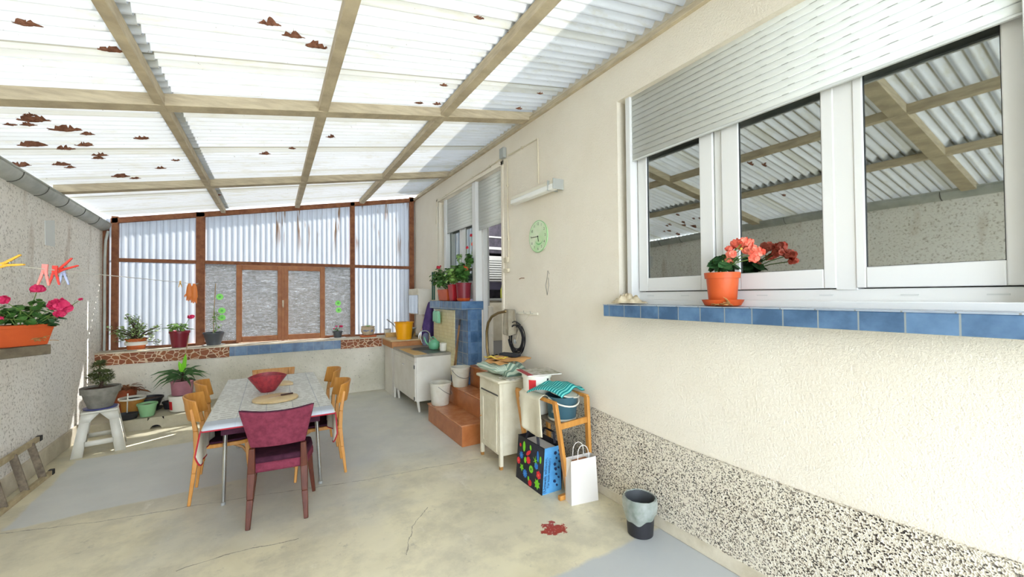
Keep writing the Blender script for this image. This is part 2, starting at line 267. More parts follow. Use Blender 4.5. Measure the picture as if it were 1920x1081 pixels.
# ------------------------------------------------------------------ mesh building
class B:
    def __init__(s): s.bm = bmesh.new()
    def add(s, vs, fs, mi=0):
        v = [s.bm.verts.new(x) for x in vs]
        for f in fs:
            try: g = s.bm.faces.new([v[i] for i in f]); g.material_index = mi
            except ValueError: pass
        return s
    def hexa(s, c, mi=0):
        return s.add(c, [(0, 3, 2, 1), (4, 5, 6, 7), (0, 1, 5, 4), (1, 2, 6, 5), (2, 3, 7, 6), (3, 0, 4, 7)], mi)
    def box(s, x0, x1, y0, y1, z0, z1, mi=0):
        return s.hexa([(x0, y0, z0), (x1, y0, z0), (x1, y1, z0), (x0, y1, z0), (x0, y0, z1), (x1, y0, z1), (x1, y1, z1), (x0, y1, z1)], mi)
    def bar(s, p, q, w, h, up=(0, 0, 1), w2=None, h2=None, mi=0):
        p, q = Vector(p), Vector(q); d = (q-p).normalized(); a = d.cross(Vector(up)).normalized(); b = a.cross(d)
        w2 = w if w2 is None else w2; h2 = h if h2 is None else h2
        f = lambda c, w, h: [c-a*w/2-b*h/2, c+a*w/2-b*h/2, c+a*w/2+b*h/2, c-a*w/2+b*h/2]
        return s.hexa(f(p, w, h)+f(q, w2, h2), mi)
    def tube(s, pts, r, n=10, cap=True, mi=0, closed=False):
        pts = [Vector(p) for p in pts]; m = len(pts); rs = r if isinstance(r, (list, tuple)) else [r]*m
        vs = []; ref = None
        for i, p in enumerate(pts):
            if closed: d = pts[(i+1) % m]-pts[i-1]
            else: d = pts[min(i+1, m-1)]-pts[max(i-1, 0)]
            d.normalize()
            if ref is None: ref = Vector((0, 0, 1)) if abs(d.z) < .9 else Vector((1, 0, 0))
            a = ref-d*ref.dot(d); a.normalize(); b = d.cross(a); ref = a
            vs += [p+(a*math.cos(2*PI*k/n)+b*math.sin(2*PI*k/n))*rs[i] for k in range(n)]
        fs = [(i*n+k, i*n+(k+1) % n, (i+1) % m*n+(k+1) % n, (i+1) % m*n+k) for i in range(m if closed else m-1) for k in range(n)]
        if cap and not closed: fs += [tuple(range(n))[::-1], tuple((m-1)*n+k for k in range(n))]
        return s.add(vs, fs, mi)
    def lathe(s, prof, c=(0, 0, 0), n=28, mi=0, sx=1, sy=1, fn=None, cap=True):
        vs = []
        for r, z in prof:
            for k in range(n):
                a = 2*PI*k/n; rr = max(r, 1e-4)*(fn(a, z) if fn else 1)
                vs.append((c[0]+rr*sx*math.cos(a), c[1]+rr*sy*math.sin(a), c[2]+z))
        fs = [(i*n+k, i*n+(k+1) % n, (i+1)*n+(k+1) % n, (i+1)*n+k) for i in range(len(prof)-1) for k in range(n)]
        if cap and prof[0][0] > 1e-3: fs.append(tuple(range(n))[::-1])
        if cap and prof[-1][0] > 1e-3: fs.append(tuple((len(prof)-1)*n+k for k in range(n)))
        return s.add(vs, fs, mi)
    def prism(s, pts, o, u, v, t, mi=0):
        """polygon pts in the plane (o,u,v) given thickness vector t"""
        o, u, v, t = Vector(o), Vector(u), Vector(v), Vector(t); n = len(pts)
        lo = [o+u*a+v*b for a, b in pts]; hi = [x+t for x in lo]
        return s.add(lo+hi, [tuple(range(n))[::-1], tuple(range(n, 2*n))]+[(i, (i+1) % n, n+(i+1) % n, n+i) for i in range(n)], mi)
    def grid(s, fn, nu, nv, th=0, mi=0):
        vs = [Vector(fn(i/nu, j/nv)) for i in range(nu+1) for j in range(nv+1)]
        ix = lambda i, j: i*(nv+1)+j
        fs = [(ix(i, j), ix(i+1, j), ix(i+1, j+1), ix(i, j+1)) for i in range(nu) for j in range(nv)]
        return s.add(vs, fs, mi)
    def ball(s, c, r, n=10, m=6, sz=1, mi=0, jit=0):
        prof = [(math.sin(PI*i/m)*r, -math.cos(PI*i/m)*r*sz) for i in range(m+1)]
        return s.lathe(prof, c, n, mi, fn=(lambda a, z: 1+random.uniform(-jit, jit)) if jit else None)
    def leaf(s, p, d, up, L, w, bend=.3, mi=0):
        p = Vector(p); d = Vector(d).normalized(); a = d.cross(Vector(up))
        if a.length < .01: a = d.cross(Vector((1, .2, 0)))
        a.normalize(); nn = a.cross(d)
        q = lambda t, o, h: p+d*(L*t)+a*(w*o)+nn*(L*h)
        return s.add([q(0, 0, 0), q(.35, -.5, .06), q(.35, 0, -.02), q(.35, .5, .06), q(.75, -.38, .04-bend*.4), q(.75, 0, -.03-bend*.4), q(.75, .38, .04-bend*.4), q(1, 0, -bend)],
                     [(0, 2, 1), (0, 3, 2), (1, 2, 5, 4), (2, 3, 6, 5), (4, 5, 7), (5, 6, 7)], mi)
    def round_leaf(s, p, nrm, r, mi=0, k=9):
        nrm = Vector(nrm).normalized(); a = nrm.orthogonal().normalized(); b = nrm.cross(a); p = Vector(p)
        ring = [p+(a*math.cos(2*PI*i/k)+b*math.sin(2*PI*i/k))*r*random.uniform(.8, 1.1)+nrm*r*.22*random.uniform(.5, 1.3) for i in range(k)]
        return s.add([p]+ring, [(0, 1+i, 1+(i+1) % k) for i in range(k)], mi)
    def build(s, name, m, parent=None, bevel=0, smooth=40, solid=0, sub=0, recalc=True):
        if recalc: bmesh.ops.recalc_face_normals(s.bm, faces=s.bm.faces)
        me = bpy.data.meshes.new(name); s.bm.to_mesh(me); s.bm.free()
        for x in (m if isinstance(m, (list, tuple)) else [m]): me.materials.append(MT[x])
        o = bpy.data.objects.new(name, me); col.objects.link(o)
        if parent: o.parent = parent
        if smooth:
            for f in me.polygons: f.use_smooth = True
            me.set_sharp_from_angle(angle=math.radians(smooth))
        if solid: x = o.modifiers.new('s', 'SOLIDIFY'); x.thickness = solid; x.offset = 0
        if bevel: x = o.modifiers.new('b', 'BEVEL'); x.width = bevel; x.segments = 2; x.limit_method = 'ANGLE'; x.harden_normals = False
        if sub: x = o.modifiers.new('u', 'SUBSURF'); x.levels = x.render_levels = sub
        return o
def tag(o, label, cat, group=None, kind=None):
    o['label'] = label; o['category'] = cat
    if group: o['group'] = group
    if kind: o['kind'] = kind
    return o
def T(name, label, cat, loc=(0, 0, 0), rz=0, group=None):
    o = bpy.data.objects.new(name, None); col.objects.link(o); o.location = loc; o.rotation_euler = (0, 0, rz); o.empty_display_size = .1
    return tag(o, label, cat, group)
def S(o, label=None, cat=None):
    o['kind'] = 'structure'
    if label: o['label'] = label; o['category'] = cat
    return o
def SE(name, label, cat):
    o = bpy.data.objects.new(name, None); col.objects.link(o); return S(o, label, cat)
def copy_tree(o, parent=None):
    c = o.copy(); col.objects.link(c)
    if parent: c.parent = parent
    for ch in list(o.children): copy_tree(ch, c)
    return c
def text_mesh(B_, s, size, o, u, v, ext=.0008, align='CENTER'):
    cu = bpy.data.curves.new('t', 'FONT'); cu.body = s; cu.size = size; cu.extrude = 0; cu.align_x = align; cu.align_y = 'CENTER'
    ob = bpy.data.objects.new('t', cu); col.objects.link(ob)
    me = bpy.data.meshes.new_from_object(ob); bpy.data.objects.remove(ob)
    o, u, v = Vector(o), Vector(u), Vector(v); nn = u.cross(v)*ext
    B_.add([o+u*x.co.x+v*x.co.y+nn for x in me.vertices], [tuple(p.vertices) for p in me.polygons])
    bpy.data.meshes.remove(me)
def oval(rx, ry, n=16, ph=0): return [(rx*math.cos(2*PI*i/n+ph), ry*math.sin(2*PI*i/n+ph)) for i in range(n)]

XW = 2.371
def xl(y): return -1.92-.034*(y-4.5)
Y0, Y1 = -2.3, 8.0
def zb(x): return 2.73+.18*(x+1.95)      # underside of the roof beams

# ------------------------------------------------------------------ setting
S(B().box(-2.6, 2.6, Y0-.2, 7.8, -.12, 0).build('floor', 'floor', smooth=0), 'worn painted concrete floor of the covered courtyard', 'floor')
# house wall with two openings
b = B()
zs = 3.49
def wallpiece(y0, y1, z0, z1): b.box(XW, XW+.26, y0, y1, z0, z1)
wallpiece(Y0-.2, .16, .0, zs); wallpiece(.16, 2.335, 0, 1.5); wallpiece(.16, 2.335, 3.19, zs)
wallpiece(2.335, 4.235, 0, zs); wallpiece(4.235, 4.97, 0, .74); wallpiece(4.235, 6.42, 3.21, zs); wallpiece(4.97, 6.42, 0, 1.5); wallpiece(6.42, 7.95, 0, zs)
b.hexa([(XW+.05, Y0-.2, zs), (3.4, Y0-.2, zs), (3.4, 7.75, zs), (XW+.05, 7.75, zs), (XW+.05, Y0-.2, 4.40), (3.4, Y0-.2, 4.40), (3.4, 7.75, 4.02), (XW+.05, 7.75, 4.02)])
S(b.build('wall_right', 'plaster', smooth=0), 'cream rough plaster house wall with two openings', 'wall')
# moulded surround of the kitchen opening, proud of the wall
b = B(); b.box(XW-.012, XW+.01, 4.19, 4.235, .75, 3.26); b.box(XW-.012, XW+.01, 6.42, 6.47, 1.6, 3.26); b.box(XW-.012, XW+.01, 4.19, 6.47, 3.21, 3.26)
S(b.build('trim_1', 'plaster', bevel=.003), 'raised plaster band around the kitchen opening', 'trim')
# pebbledash plinth and painted baseboard on the house wall
b = B(); ys = [Y0, .3, 1.0, 1.74, 2.3, 2.8, 4.08]; tops = [.63, .65, .62, .62, .65, .69, .72]
for i in range(6):
    ya, yb, ta, tb = ys[i], ys[i+1], tops[i], tops[i+1]
    b.hexa([(XW-.022, ya, .06), (XW+.02, ya, .06), (XW+.02, yb, .06), (XW-.022, yb, .06), (XW-.022, ya, ta), (XW+.02, ya, ta), (XW+.02, yb, tb), (XW-.022, yb, tb)])
S(b.build('trim_2', 'pebble', smooth=0), 'black and cream pebbledash plinth along the house wall', 'trim')
b = B(); b.hexa([(XW-.04, Y0, 0), (XW, Y0, 0), (XW, 4.08, 0), (XW-.03, 4.08, 0), (XW-.03, Y0, .13), (XW, Y0, .13), (XW, 4.08, .05), (XW-.024, 4.08, .05)])
S(b.build('baseboard_right', 'basepaint', bevel=.006), 'cream painted concrete baseboard under the pebbledash', 'baseboard')
# left boundary wall
b = B(); ya, yb = Y0-.2, 7.69
b.hexa([(xl(ya)-.25, ya, 0), (xl(ya), ya, 0), (xl(yb), yb, 0), (xl(yb)-.25, yb, 0), (xl(ya)-.25, ya, 2.80), (xl(ya), ya, 2.83), (xl(yb), yb, 2.76), (xl(yb)-.25, yb, 2.72)])
S(b.build('wall_left', 'rough', smooth=0), 'grey roughcast boundary wall beneath the gutter', 'wall')
b = B(); ya, yb = Y0, 6.75
b.hexa([(xl(ya)-.01, ya, 0), (xl(ya)+.03, ya, 0), (xl(yb)+.03, yb, 0), (xl(yb)-.01, yb, 0), (xl(ya)-.01, ya, .15), (xl(ya)+.02, ya, .15), (xl(yb)+.02, yb, .17), (xl(yb)-.01, yb, .17)])
S(b.build('baseboard_left', 'basepaint', bevel=.006), 'smooth cream baseboard at the foot of the roughcast wall', 'baseboard')
S(B().box(-.86, -.76, Y0-.02, Y0+.06, 0, 2.93).build('trim_9', 'beam', bevel=.004), 'timber post carrying the roof edge and the clothes line', 'post')
# patch of smooth cement on the left wall
v = [P(a, c, 0, xl(5.9)) for a, c in ((83, 413), (103, 413), (104, 462), (84, 459))]
b = B(); b.hexa([(xl(p.y)-.01, p.y, p.z) for p in v]+[(xl(p.y)+.004, p.y, p.z) for p in v])
S(b.build('trim_3', 'whitepatch', smooth=0), 'pale filler patch high on the roughcast wall', 'trim')
# far low wall
S(B().box(-2.5, XW, 7.4, 7.78, 0, .914).build('wall_end', 'low', smooth=0), 'low rendered wall under the corrugated end screen', 'wall')
b = B(); b.box(-2.02, -.565, 7.375, 7.41, .765, .915)
S(b.build('trim_4', 'crazy', smooth=0), 'broken terracotta tile band, long run by the roughcast wall', 'trim')
b = B(); b.box(-.56, .985, 7.372, 7.41, .775, .925)
S(b.build('trim_5', 'bluex', smooth=0), 'row of blue glazed tiles under the casement window', 'trim')
b = B(); b.box(.99, 1.66, 7.375, 7.41, .765, .915)
S(b.build('trim_6', 'crazy', smooth=0), 'broken terracotta tile band, short run beside the sink corner', 'trim')
S(B().box(-2.5, XW, 7.355, 7.8, .915, .935).build('trim_7', 'capstone', bevel=.003), 'pale coping slab on top of the low end wall', 'trim')
# plinth step in front of the low wall, with a drain hole
b = B()
zp = .14; hx, hz, hr = -1.25, .075, .045
hx = P(292, 802, 1, 6.76).x; hz = P(292, 802, 1, 6.76).z
n = 20; ring = [(hx+.055*math.cos(2*PI*i/n), hz+.042*math.sin(2*PI*i/n)) for i in range(n)]
x0, x1 = -2.05, .05
# front face with a hole: quads from ring to frame
fr = []
for i in range(n):
    a = 2*PI*i/n; c_, s_ = math.cos(a), math.sin(a); k = 1/max(abs(c_), abs(s_)); fr.append((hx+.08*k*c_, hz+(zp-hz if s_ > 0 else hz)*k*s_))
vs = [(x, 6.76, z) for x, z in ring]+[(x, 6.76, z) for x, z in fr]+[(x, 6.84, z) for x, z in ring]
b.add(vs, [(i, (i+1) % n, n+(i+1) % n, n+i) for i in range(n)]+[(i, (i+1) % n, 2*n+(i+1) % n, 2*n+i) for i in range(n)])
b.add([(x0, 6.76, 0), (hx-.08, 6.76, 0), (hx-.08, 6.76, zp), (x0, 6.76, zp)], [(0, 1, 2, 3)])
b.add([(hx+.08, 6.76, 0), (x1, 6.76, 0), (x1, 6.76, zp), (hx+.08, 6.76, zp)], [(0, 1, 2, 3)])
b.add([(x0, 6.76, zp), (x1, 6.76, zp), (x1, 7.4, zp+.02), (x0, 7.4, zp+.02)], [(0, 1, 2, 3)]); b.add([(x1, 6.76, 0), (x1, 7.4, 0), (x1, 7.4, zp+.02), (x1, 6.76, zp)], [(0, 1, 2, 3)])
st = S(b.build('trim_8', 'concrete', smooth=0, recalc=False), 'low concrete plinth with a round drain hole below the end wall', 'trim')
B().box(hx-.07, hx+.07, 6.842, 6.86, .005, zp-.01).build('drain', 'dark', st, smooth=0)
# outside ground
S(B().box(-14, 14, -10, 24, -.2, -.125).build('ground', 'ground', smooth=0), 'grey ground around the courtyard', 'ground')

S(B().box(-5, 4, 11, 11.2, -.125, 3.1).build('wall_neighbour', 'garden', smooth=0), 'garden wall outside beyond the hammered glass', 'wall')
# rooms behind the windows
b = B()
b.box(2.64, 6, Y0, 7.7, .60, .745); b.box(2.64, 6, Y0, 7.7, 3.35, 3.45); b.box(6, 6.1, Y0, 7.7, .6, 3.4); b.box(2.64, 6, 7.62, 7.7, .6, 3.4); b.box(2.64, 6, Y0, Y0+.1, .6, 3.4); b.box(2.64, 6, 4.05, 4.15, .6, 3.4)
S(b.build('wall_inner', 'roomwall', smooth=0), 'shell of the rooms behind the windows', 'wall')

# ---------------- roof
def corr(y, p=.09): return .021*math.cos(2*PI*y/p)
b = B(); pit = .09; ny = int((Y1-Y0)/pit*8)
for (xa, xb, dz) in ((-2.08, -.60, .0), (-.73, 1.47, .012), (1.36, 2.47, .024)):
    vs = []; fs = []; nx = 3
    for j in range(ny+1):
        y = Y0+(Y1-Y0)*j/ny
        for i in range(nx+1):
            x = xa+(xb-xa)*i/nx; vs.append((x, y, zb(x)+.1+dz+corr(y)))
    for j in range(ny):
        for i in range(nx): a = j*(nx+1)+i; fs.append((a, a+1, a+nx+2, a+nx+1))
    b.add(vs, fs)
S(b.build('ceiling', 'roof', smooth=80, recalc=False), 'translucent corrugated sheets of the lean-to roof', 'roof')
k = 9
def beamx(y, w, h, xa=-1.93, xb=XW+.02):
    global k
    b = B(); b.hexa([(xa, y-w/2, zb(xa)), (xb, y-w/2, zb(xb)), (xb, y+w/2, zb(xb)), (xa, y+w/2, zb(xa)), (xa, y-w/2, zb(xa)+h), (xb, y-w/2, zb(xb)+h), (xb, y+w/2, zb(xb)+h), (xa, y+w/2, zb(xa)+h)])
    k += 1; return b.build('trim_%d' % k, 'beam', bevel=.004)
S(beamx(3.62, .12, .085), 'thick rafter across the roof, the one before the kitchen window', 'beam')
S(beamx(5.95, .11, .085), 'thick rafter across the roof, the one by the sink', 'beam')
S(beamx(1.27, .12, .085), 'thick rafter across the roof above the viewer', 'beam')
S(beamx(-1.1, .12, .085), 'thick rafter across the roof by the back wall', 'beam')
for x, w, l in ((-.665, .055, 'long purlin under the roof beside the gutter'), (.35, .07, 'long middle purlin under the roof over the table'), (1.385, .075, 'long purlin under the roof beside the shaded strip')):
    k += 1; b = B(); b.box(x-w/2, x+w/2, Y0, 7.74, zb(x)+.002, zb(x)+.078)
    S(b.build('trim_%d' % k, 'beam', bevel=.004), l, 'beam')
k += 1; S(B().box(XW-.035, XW+.05, Y0, 7.95, 3.49, 3.535).build('trim_%d' % k, 'beam', bevel=.003), 'batten along the top of the house wall under the roof', 'trim')
# gutter
g = T('gutter', 'grey zinc half-round gutter along the top of the roughcast wall', 'gutter')
b = B()
def gc(y): return (xl(y)+.005, 2.755-.028*(max(y, 3)-4.8))
NY = 12; NA = 12
def gf(i, j, r=.092):
    y = Y0+(7.62-Y0)*i; cx, cz = gc(y); a = PI+PI*j; return (cx-r*math.cos(a)*-1, y, cz+r*math.sin(a))
b.grid(gf, NY, NA)
cx, cz = gc(7.62); b.add([(cx+.092*math.cos(PI+PI*j/NA), 7.62, cz+.092*math.sin(PI+PI*j/NA)) for j in range(NA+1)], [tuple(range(NA+1))])
b.build('channel', 'zinc', g, solid=.004)
b = B(); b.tube([(gc(y)[0]+.093, y, gc(y)[1]+.004) for y in (Y0, 3, 7.62)], .009, 8); b.build('rolled_edge', 'zinc', g)
for y in [4.1+.5*i for i in range(7)]+[1.5, 2.4, 3.2]:
    cx, cz = gc(y); b = B(); b.tube([(cx+.096*math.cos(PI+PI*j/NA), y, cz+.096*math.sin(PI+PI*j/NA)) for j in range(NA+1)], .004, 6); b.build('bracket', 'zincdark', g)
b = B(); b.tube([(-1.95, 7.58, 2.58), (-1.975, 7.59, 2.45), (-1.985, 7.60, 2.2), (-1.985, 7.60, .94)], .016, 12); b.build('downpipe', 'zinc', g)
# moss clumps on the roof sheets
mos = [(50, 37, 20), (207, 85, 22), (505, 48, 17), (550, 70, 17), (592, 88, 17), (57, 212, 9), (62, 220, 26), (50, 228, 13), (15, 226, 11), (120, 237, 27), (165, 248, 11), (155, 266, 15), (65, 271, 24), (120, 272, 15), (185, 285, 13), (181, 291, 11), (38, 307, 19), (115, 305, 15), (132, 311, 9), (265, 256, 13), (548, 275, 5), (497, 287, 9), (300, 311, 9), (228, 329, 15), (253, 331, 9), (620, 253, 7), (329, 297, 5),
       (897, 29, 5), (962, 56, 5), (949, 78, 5), (833, 155, 4), (788, 186, 7), (817, 194, 7), (971, 202, 5), (1017, 168, 4), (410, 363, 4), (250, 404, 4)]
def roofpt(px, py):
    d = RT*((px-960)/FPX)-UP*((py-540.5)/FPX)+FW; t = (zb(0)+.09-CH)/(d.z-.18*d.x); return Vector((0, 0, CH))+d*t
for px, py, hw in mos:
    p = roofpt(px, py); q = roofpt(px+hw, py); L = max(.03, (q-p).length*1.1)
    yv = round((p.y)/pit-.5)*pit+pit/2   # valley (low line) of the corrugation
    cx = p.x
    xs_ = 'beside the gutter' if cx < -.665 else ('LM' if cx < .35 else 'right side')
    xs_ = xs_.replace('right side', 'on the house side of the middle purlin').replace('LM', 'beyond the gutter purlin')
    ys_ = 'before the first rafter' if p.y < 3.62 else ('between the two rafters' if p.y < 5.95 else 'beyond the second rafter')
    lab = 'brown moss clump '+xs_+', '+ys_
    b = B(); nn = 11; top = []; bot = []
    amp = .014 if L > .06 else .009
    W = min(.032, L*.45)
    vs = []
    for i in range(nn+1):
        t = i/nn; x = cx-L+2*L*t; w = W*math.sin(PI*min(max(t, .04), .96))**.6*random.uniform(.55, 1.1); sh = random.uniform(-.006, .006)
        for j in range(7):
            yy = yv+sh+w*(j/3-1); h = .006+amp*math.cos(PI/2*(j/3-1))*random.uniform(.5, 1.1)*math.sin(PI*min(max(t, .05), .95))
            vs.append((x+random.uniform(-.008, .008), yy, zb(x)+.1+corr(yy)-h))
    b.add(vs, [(i*7+j, (i+1)*7+j, (i+1)*7+j+1, i*7+j+1) for i in range(nn) for j in range(6)])
    tag(b.build('moss_clump', 'moss', smooth=0, solid=.003), lab, 'moss', 'moss clumps '+xs_+' '+ys_)

# ---------------- end screen (window_1) and corrugated sheets
YF = 7.70
X = lambda px, py=560, y=YF: P(px, py, 1, y).x
Z = lambda px, py, y=YF: P(px, py, 1, y).z
def zt(x): return zb(x)+.06
b = B()
def sheet(x0, x1, z0, ztf, y=7.752, p=.076):
    n = int((x1-x0)/p*8); vs = []; fs = []
    for i in range(n+1):
        x = x0+(x1-x0)*i/n; c = math.cos(2*PI*x/p); yy = y+.011*(abs(c)**.5*(1 if c > 0 else -1))
        for z in (z0, ztf(x) if callable(ztf) else ztf): vs.append((x, yy, z))
    for i in range(n): fs.append((2*i, 2*i+2, 2*i+3, 2*i+1))
    b.add(vs, fs)
sheet(-2.45, X(372), 2.16, lambda x: zb(x)+.05); sheet(-2.45, X(372), .935, 2.20, y=7.765)
S(b.build('wall_screen_1', 'wallsheet', smooth=70, recalc=False), 'translucent ribbed sheets beside the roughcast wall', 'wall')
b = B(); sheet(X(380), X(660), 2.15, lambda x: zb(x)+.05); S(b.build('wall_screen_2', 'wallsheet', smooth=70, recalc=False), 'rust streaked ribbed sheet above the casement window', 'wall')
b = B(); sheet(X(664), XW, 2.16, lambda x: zb(x)+.05); sheet(X(664), XW, .935, 2.20, y=7.765); S(b.build('wall_screen_3', 'wallsheet', smooth=70, recalc=False), 'translucent ribbed sheets next to the house wall', 'wall')
w = SE('window_1', 'rusty framed end screen with two wooden casements in hammered glass', 'window')
def post(px, wd, z0, z1, m='rust', nm='frame_post', d=.06):
    x = X(px); return B().box(x-wd/2, x+wd/2, YF-.03, YF+d-.03, z0, z1).build(nm, m, w, bevel=.004)
post(195, .09, .93, zt(-2.0)-.1); post(215.5, .07, .93, zt(-1.88)); post(376, .11, .93, zt(X(376))-.02); post(661, .075, .93, zt(X(661))-.02); post(772, .085, .93, zt(2.3))
b = B(); xa, xb = -1.95, XW; b.hexa([(xa, YF-.03, zb(xa)-.03), (xb, YF-.03, zb(xb)-.03), (xb, YF+.03, zb(xb)-.03), (xa, YF+.03, zb(xa)-.03), (xa, YF-.03, zb(xa)+.045), (xb, YF-.03, zb(xb)+.045), (xb, YF+.03, zb(xb)+.045), (xa, YF+.03, zb(xa)+.045)]); b.build('top_rail', 'rust', w, bevel=.004)
for a, c in ((219, 371), (381, 658), (665, 769)):
    zz = 2.195; B().box(X(a), X(c), YF-.02, YF+.03, zz-.025, zz+.025).build('cross_rail', 'rust', w, bevel=.003)
for a, c, h in ((219, 371, .03), (381, 447, .045), (607, 658, .04), (665, 769, .03)):
    B().box(X(a), X(c), YF-.02, YF+.03, .936, .936+h).build('bottom_rail', 'rust', w, bevel=.003)
# casements
def frame4(b, x0, x1, z0, z1, w_, d0, d1, wb=None):
    wb = wb or w_
    b.box(x0, x0+w_, d0, d1, z0, z1); b.box(x1-w_, x1, d0, d1, z0, z1); b.box(x0+w_, x1-w_, d0, d1, z1-w_, z1); b.box(x0+w_, x1-w_, d0, d1, z0, z0+wb)
for a, c, nm in ((443, 530.5, 0), (530.5, 609, 1)):
    b = B(); frame4(b, X(a)+.002, X(c)-.002, .94, 2.165, .075, YF-.045, YF+.01, .09); cs = b.build('casement', 'brownwood', w, bevel=.005)
    B().box(X(a)+.06, X(c)-.06, YF-.02, YF-.012, .99, 2.12).build('pane', 'texglass', cs, smooth=0)
b = B(); x = X(530.5); b.box(x-.02, x+.02, YF-.065, YF-.045, .94, 2.165); b.build('cover_strip', 'brownwood', w, bevel=.003)
b = B(); b.box(x-.012, x+.012, YF-.08, YF-.065, 1.5, 1.6); b.tube([(x, YF-.085, 1.56), (x, YF-.1, 1.56), (x, YF-.1, 1.48)], .007, 8); b.build('espagnolette', 'creampot', w)
for a, c in ((382, 443), (609, 657)):
    B().box(X(a)-.01, X(c)+.01, YF-.005, YF+.003, .96, 2.18).build('pane', 'texglass', w, smooth=0)
# stickers on the fixed panes
stk = [(412, 556, 0), (416, 582, 0), (416, 595, 0), (634, 568, 1), (635, 581, 1)]
for i, (px, py, q) in enumerate(stk):
    p = P(px, py, 1, YF-.0065); b = B(); b.prism(oval(.047, .047, 20), (p.x, YF-.0065, p.z), (1, 0, 0), (0, 0, 1), (0, -.0015, 0)); b.prism(oval(.018, .018, 12), (p.x, YF-.008, p.z), (1, 0, 0), (0, 0, 1), (0, -.0008, 0), 1)
    lab = ['round green sticker on the hammered glass, topmost of three', 'round green sticker on the hammered glass, middle of three', 'round green sticker on the hammered glass, lowest of three behind the vine', 'round green sticker on the hammered pane, upper of a pair', 'round green sticker on the hammered pane, lower of a pair'][i]
    tag(b.build('window_sticker', ['sticker', 'stickerdark']), lab, 'sticker', 'green stickers on the glass')

# ---------------- big house window (window_2)
XG = 2.50
w2 = SE('window_2', 'wide white window with a half lowered roller shutter and blue tiled sill', 'window')
Wy0, Wy1, Wz0, Wz1 = .20, 2.27, 1.62, 3.2
b = B(); b.box(XG-.02, XG+.05, Wy0-.02, Wy1, 1.585, 1.665); b.box(XG-.02, XG+.05, Wy1-.05, Wy1, 1.665, 3.2); b.box(XG-.02, XG+.05, Wy0-.04, Wy0+.06, 1.665, 3.2); b.box(XG-.02, XG+.05, 1.535, 1.585, 1.665, 3.2); b.box(XG-.03, XG+.05, .845, .935, 1.66, 3.2)
b.build('window_frame', 'pvc', w2, bevel=.004)
B().box(XG-.10, XG-.02, Wy0-.04, Wy1+.01, 1.57, 1.605).build('sill_profile', 'pvc', w2, bevel=.004)
for y0, y1, g0, g1 in ((1.59, 2.215, 1.685, 2.13), (.93, 1.53, .985, 1.42), (.27, .85, .375, .81)):
    b = B(); x0, x1 = XG-.035, XG+.03
    b.box(x0, x1, y0, g0, 1.67, 3.2); b.box(x0, x1, g1, y1, 1.67, 3.2); b.box(x0, x1, g0, g1, 1.67, 1.77)
    s_ = b.build('sash', 'pvc', w2, bevel=.005)
    b = B(); b.box(x0+.012, x0+.018, g0-.004, g1+.004, 1.765, 3.18); b.box(x0+.03, x0+.036, g0-.004, g1+.004, 1.765, 3.18)
    b = B(); b.box(x0+.016, x0+.022, g0-.004, g1+.004, 1.765, 3.18); b.build('pane', 'glass', s_, smooth=0)
    b = B(); frame4(b, g0-.004, g1+.004, 1.766, 3.18, .006, 0, 1)
    bb = B(); 
    for (ya, yb, za, zb_) in ((g0-.004, g0+.003, 1.766, 3.15), (g1-.003, g1+.004, 1.766, 3.15), (g0, g1, 1.766, 1.772)): bb.box(x0+.010, x0+.016, ya, yb, za, zb_)
    b.bm.free(); bb.build('seal', 'seal', s_, smooth=0)
def shutter(parent, y0, y1, z0, z1, x, slat=.042):
    b = B(); n = round((z1-z0)/slat); h = (z1-z0)/n
    pr = []
    for i in range(n):
        z = z0+i*h
        pr += [(x-.001, z), (x-.0045, z+h*.12), (x-.0058, z+h*.5), (x-.0045, z+h*.88), (x-.001, z+h*.99)]
    vs = []; 
    for px, pz in pr: vs += [(px, y0, pz), (px, y1, pz)]
    b.add(vs, [(2*i, 2*i+1, 2*i+3, 2*i+2) for i in range(len(pr)-1)])
    o = b.build('roller_shutter', 'shutter', parent, smooth=60, solid=.004)
    B().box(x-.010, x+.008, y0, y1, z0-.012, z0).build('bottom_bar', 'pvcgrey', o, bevel=.002)
    if slat < .044:   # perforation slots
        b = B()
        for i in range(1, n):
            z = z0+i*h
            m = int((y1-y0)/.14)
            for j in range(m):
                yy = y0+.07+j*.14+(i % 2)*.03
                b.box(x-.0066, x-.003, yy, yy+.034, z-.0015, z+.0015)
        b.build('slots', 'boxgrey', o, smooth=0)
    return o
shutter(w2, .31, 2.225, 2.695, 3.2, XG-.075)
B().box(XG-.105, XG-.02, 2.225, 2.27, 1.605, 3.2).build('shutter_guide', 'pvc', w2, bevel=.003)
B().box(XG-.105, XG-.02, .265, .31, 1.605, 3.2).build('shutter_guide', 'pvc', w2, bevel=.003)
b = B()
for y in (2.12, 1.82, 1.30, .98, .66, .40): b.box(XG-.0235, XG-.0195, y-.03, y+.03, 1.632, 1.638)
b.build('drain_caps', 'pvcgrey', w2, smooth=0)
sl = B().box(2.2, 2.47, -.2, 2.335, 1.482, 1.566).build('window_sill', 'bluey', w2, bevel=.003)
B().box(2.196, 2.47, -.2, 2.337, 1.566, 1.572).build('sill_top', 'bluetop', sl, smooth=0)

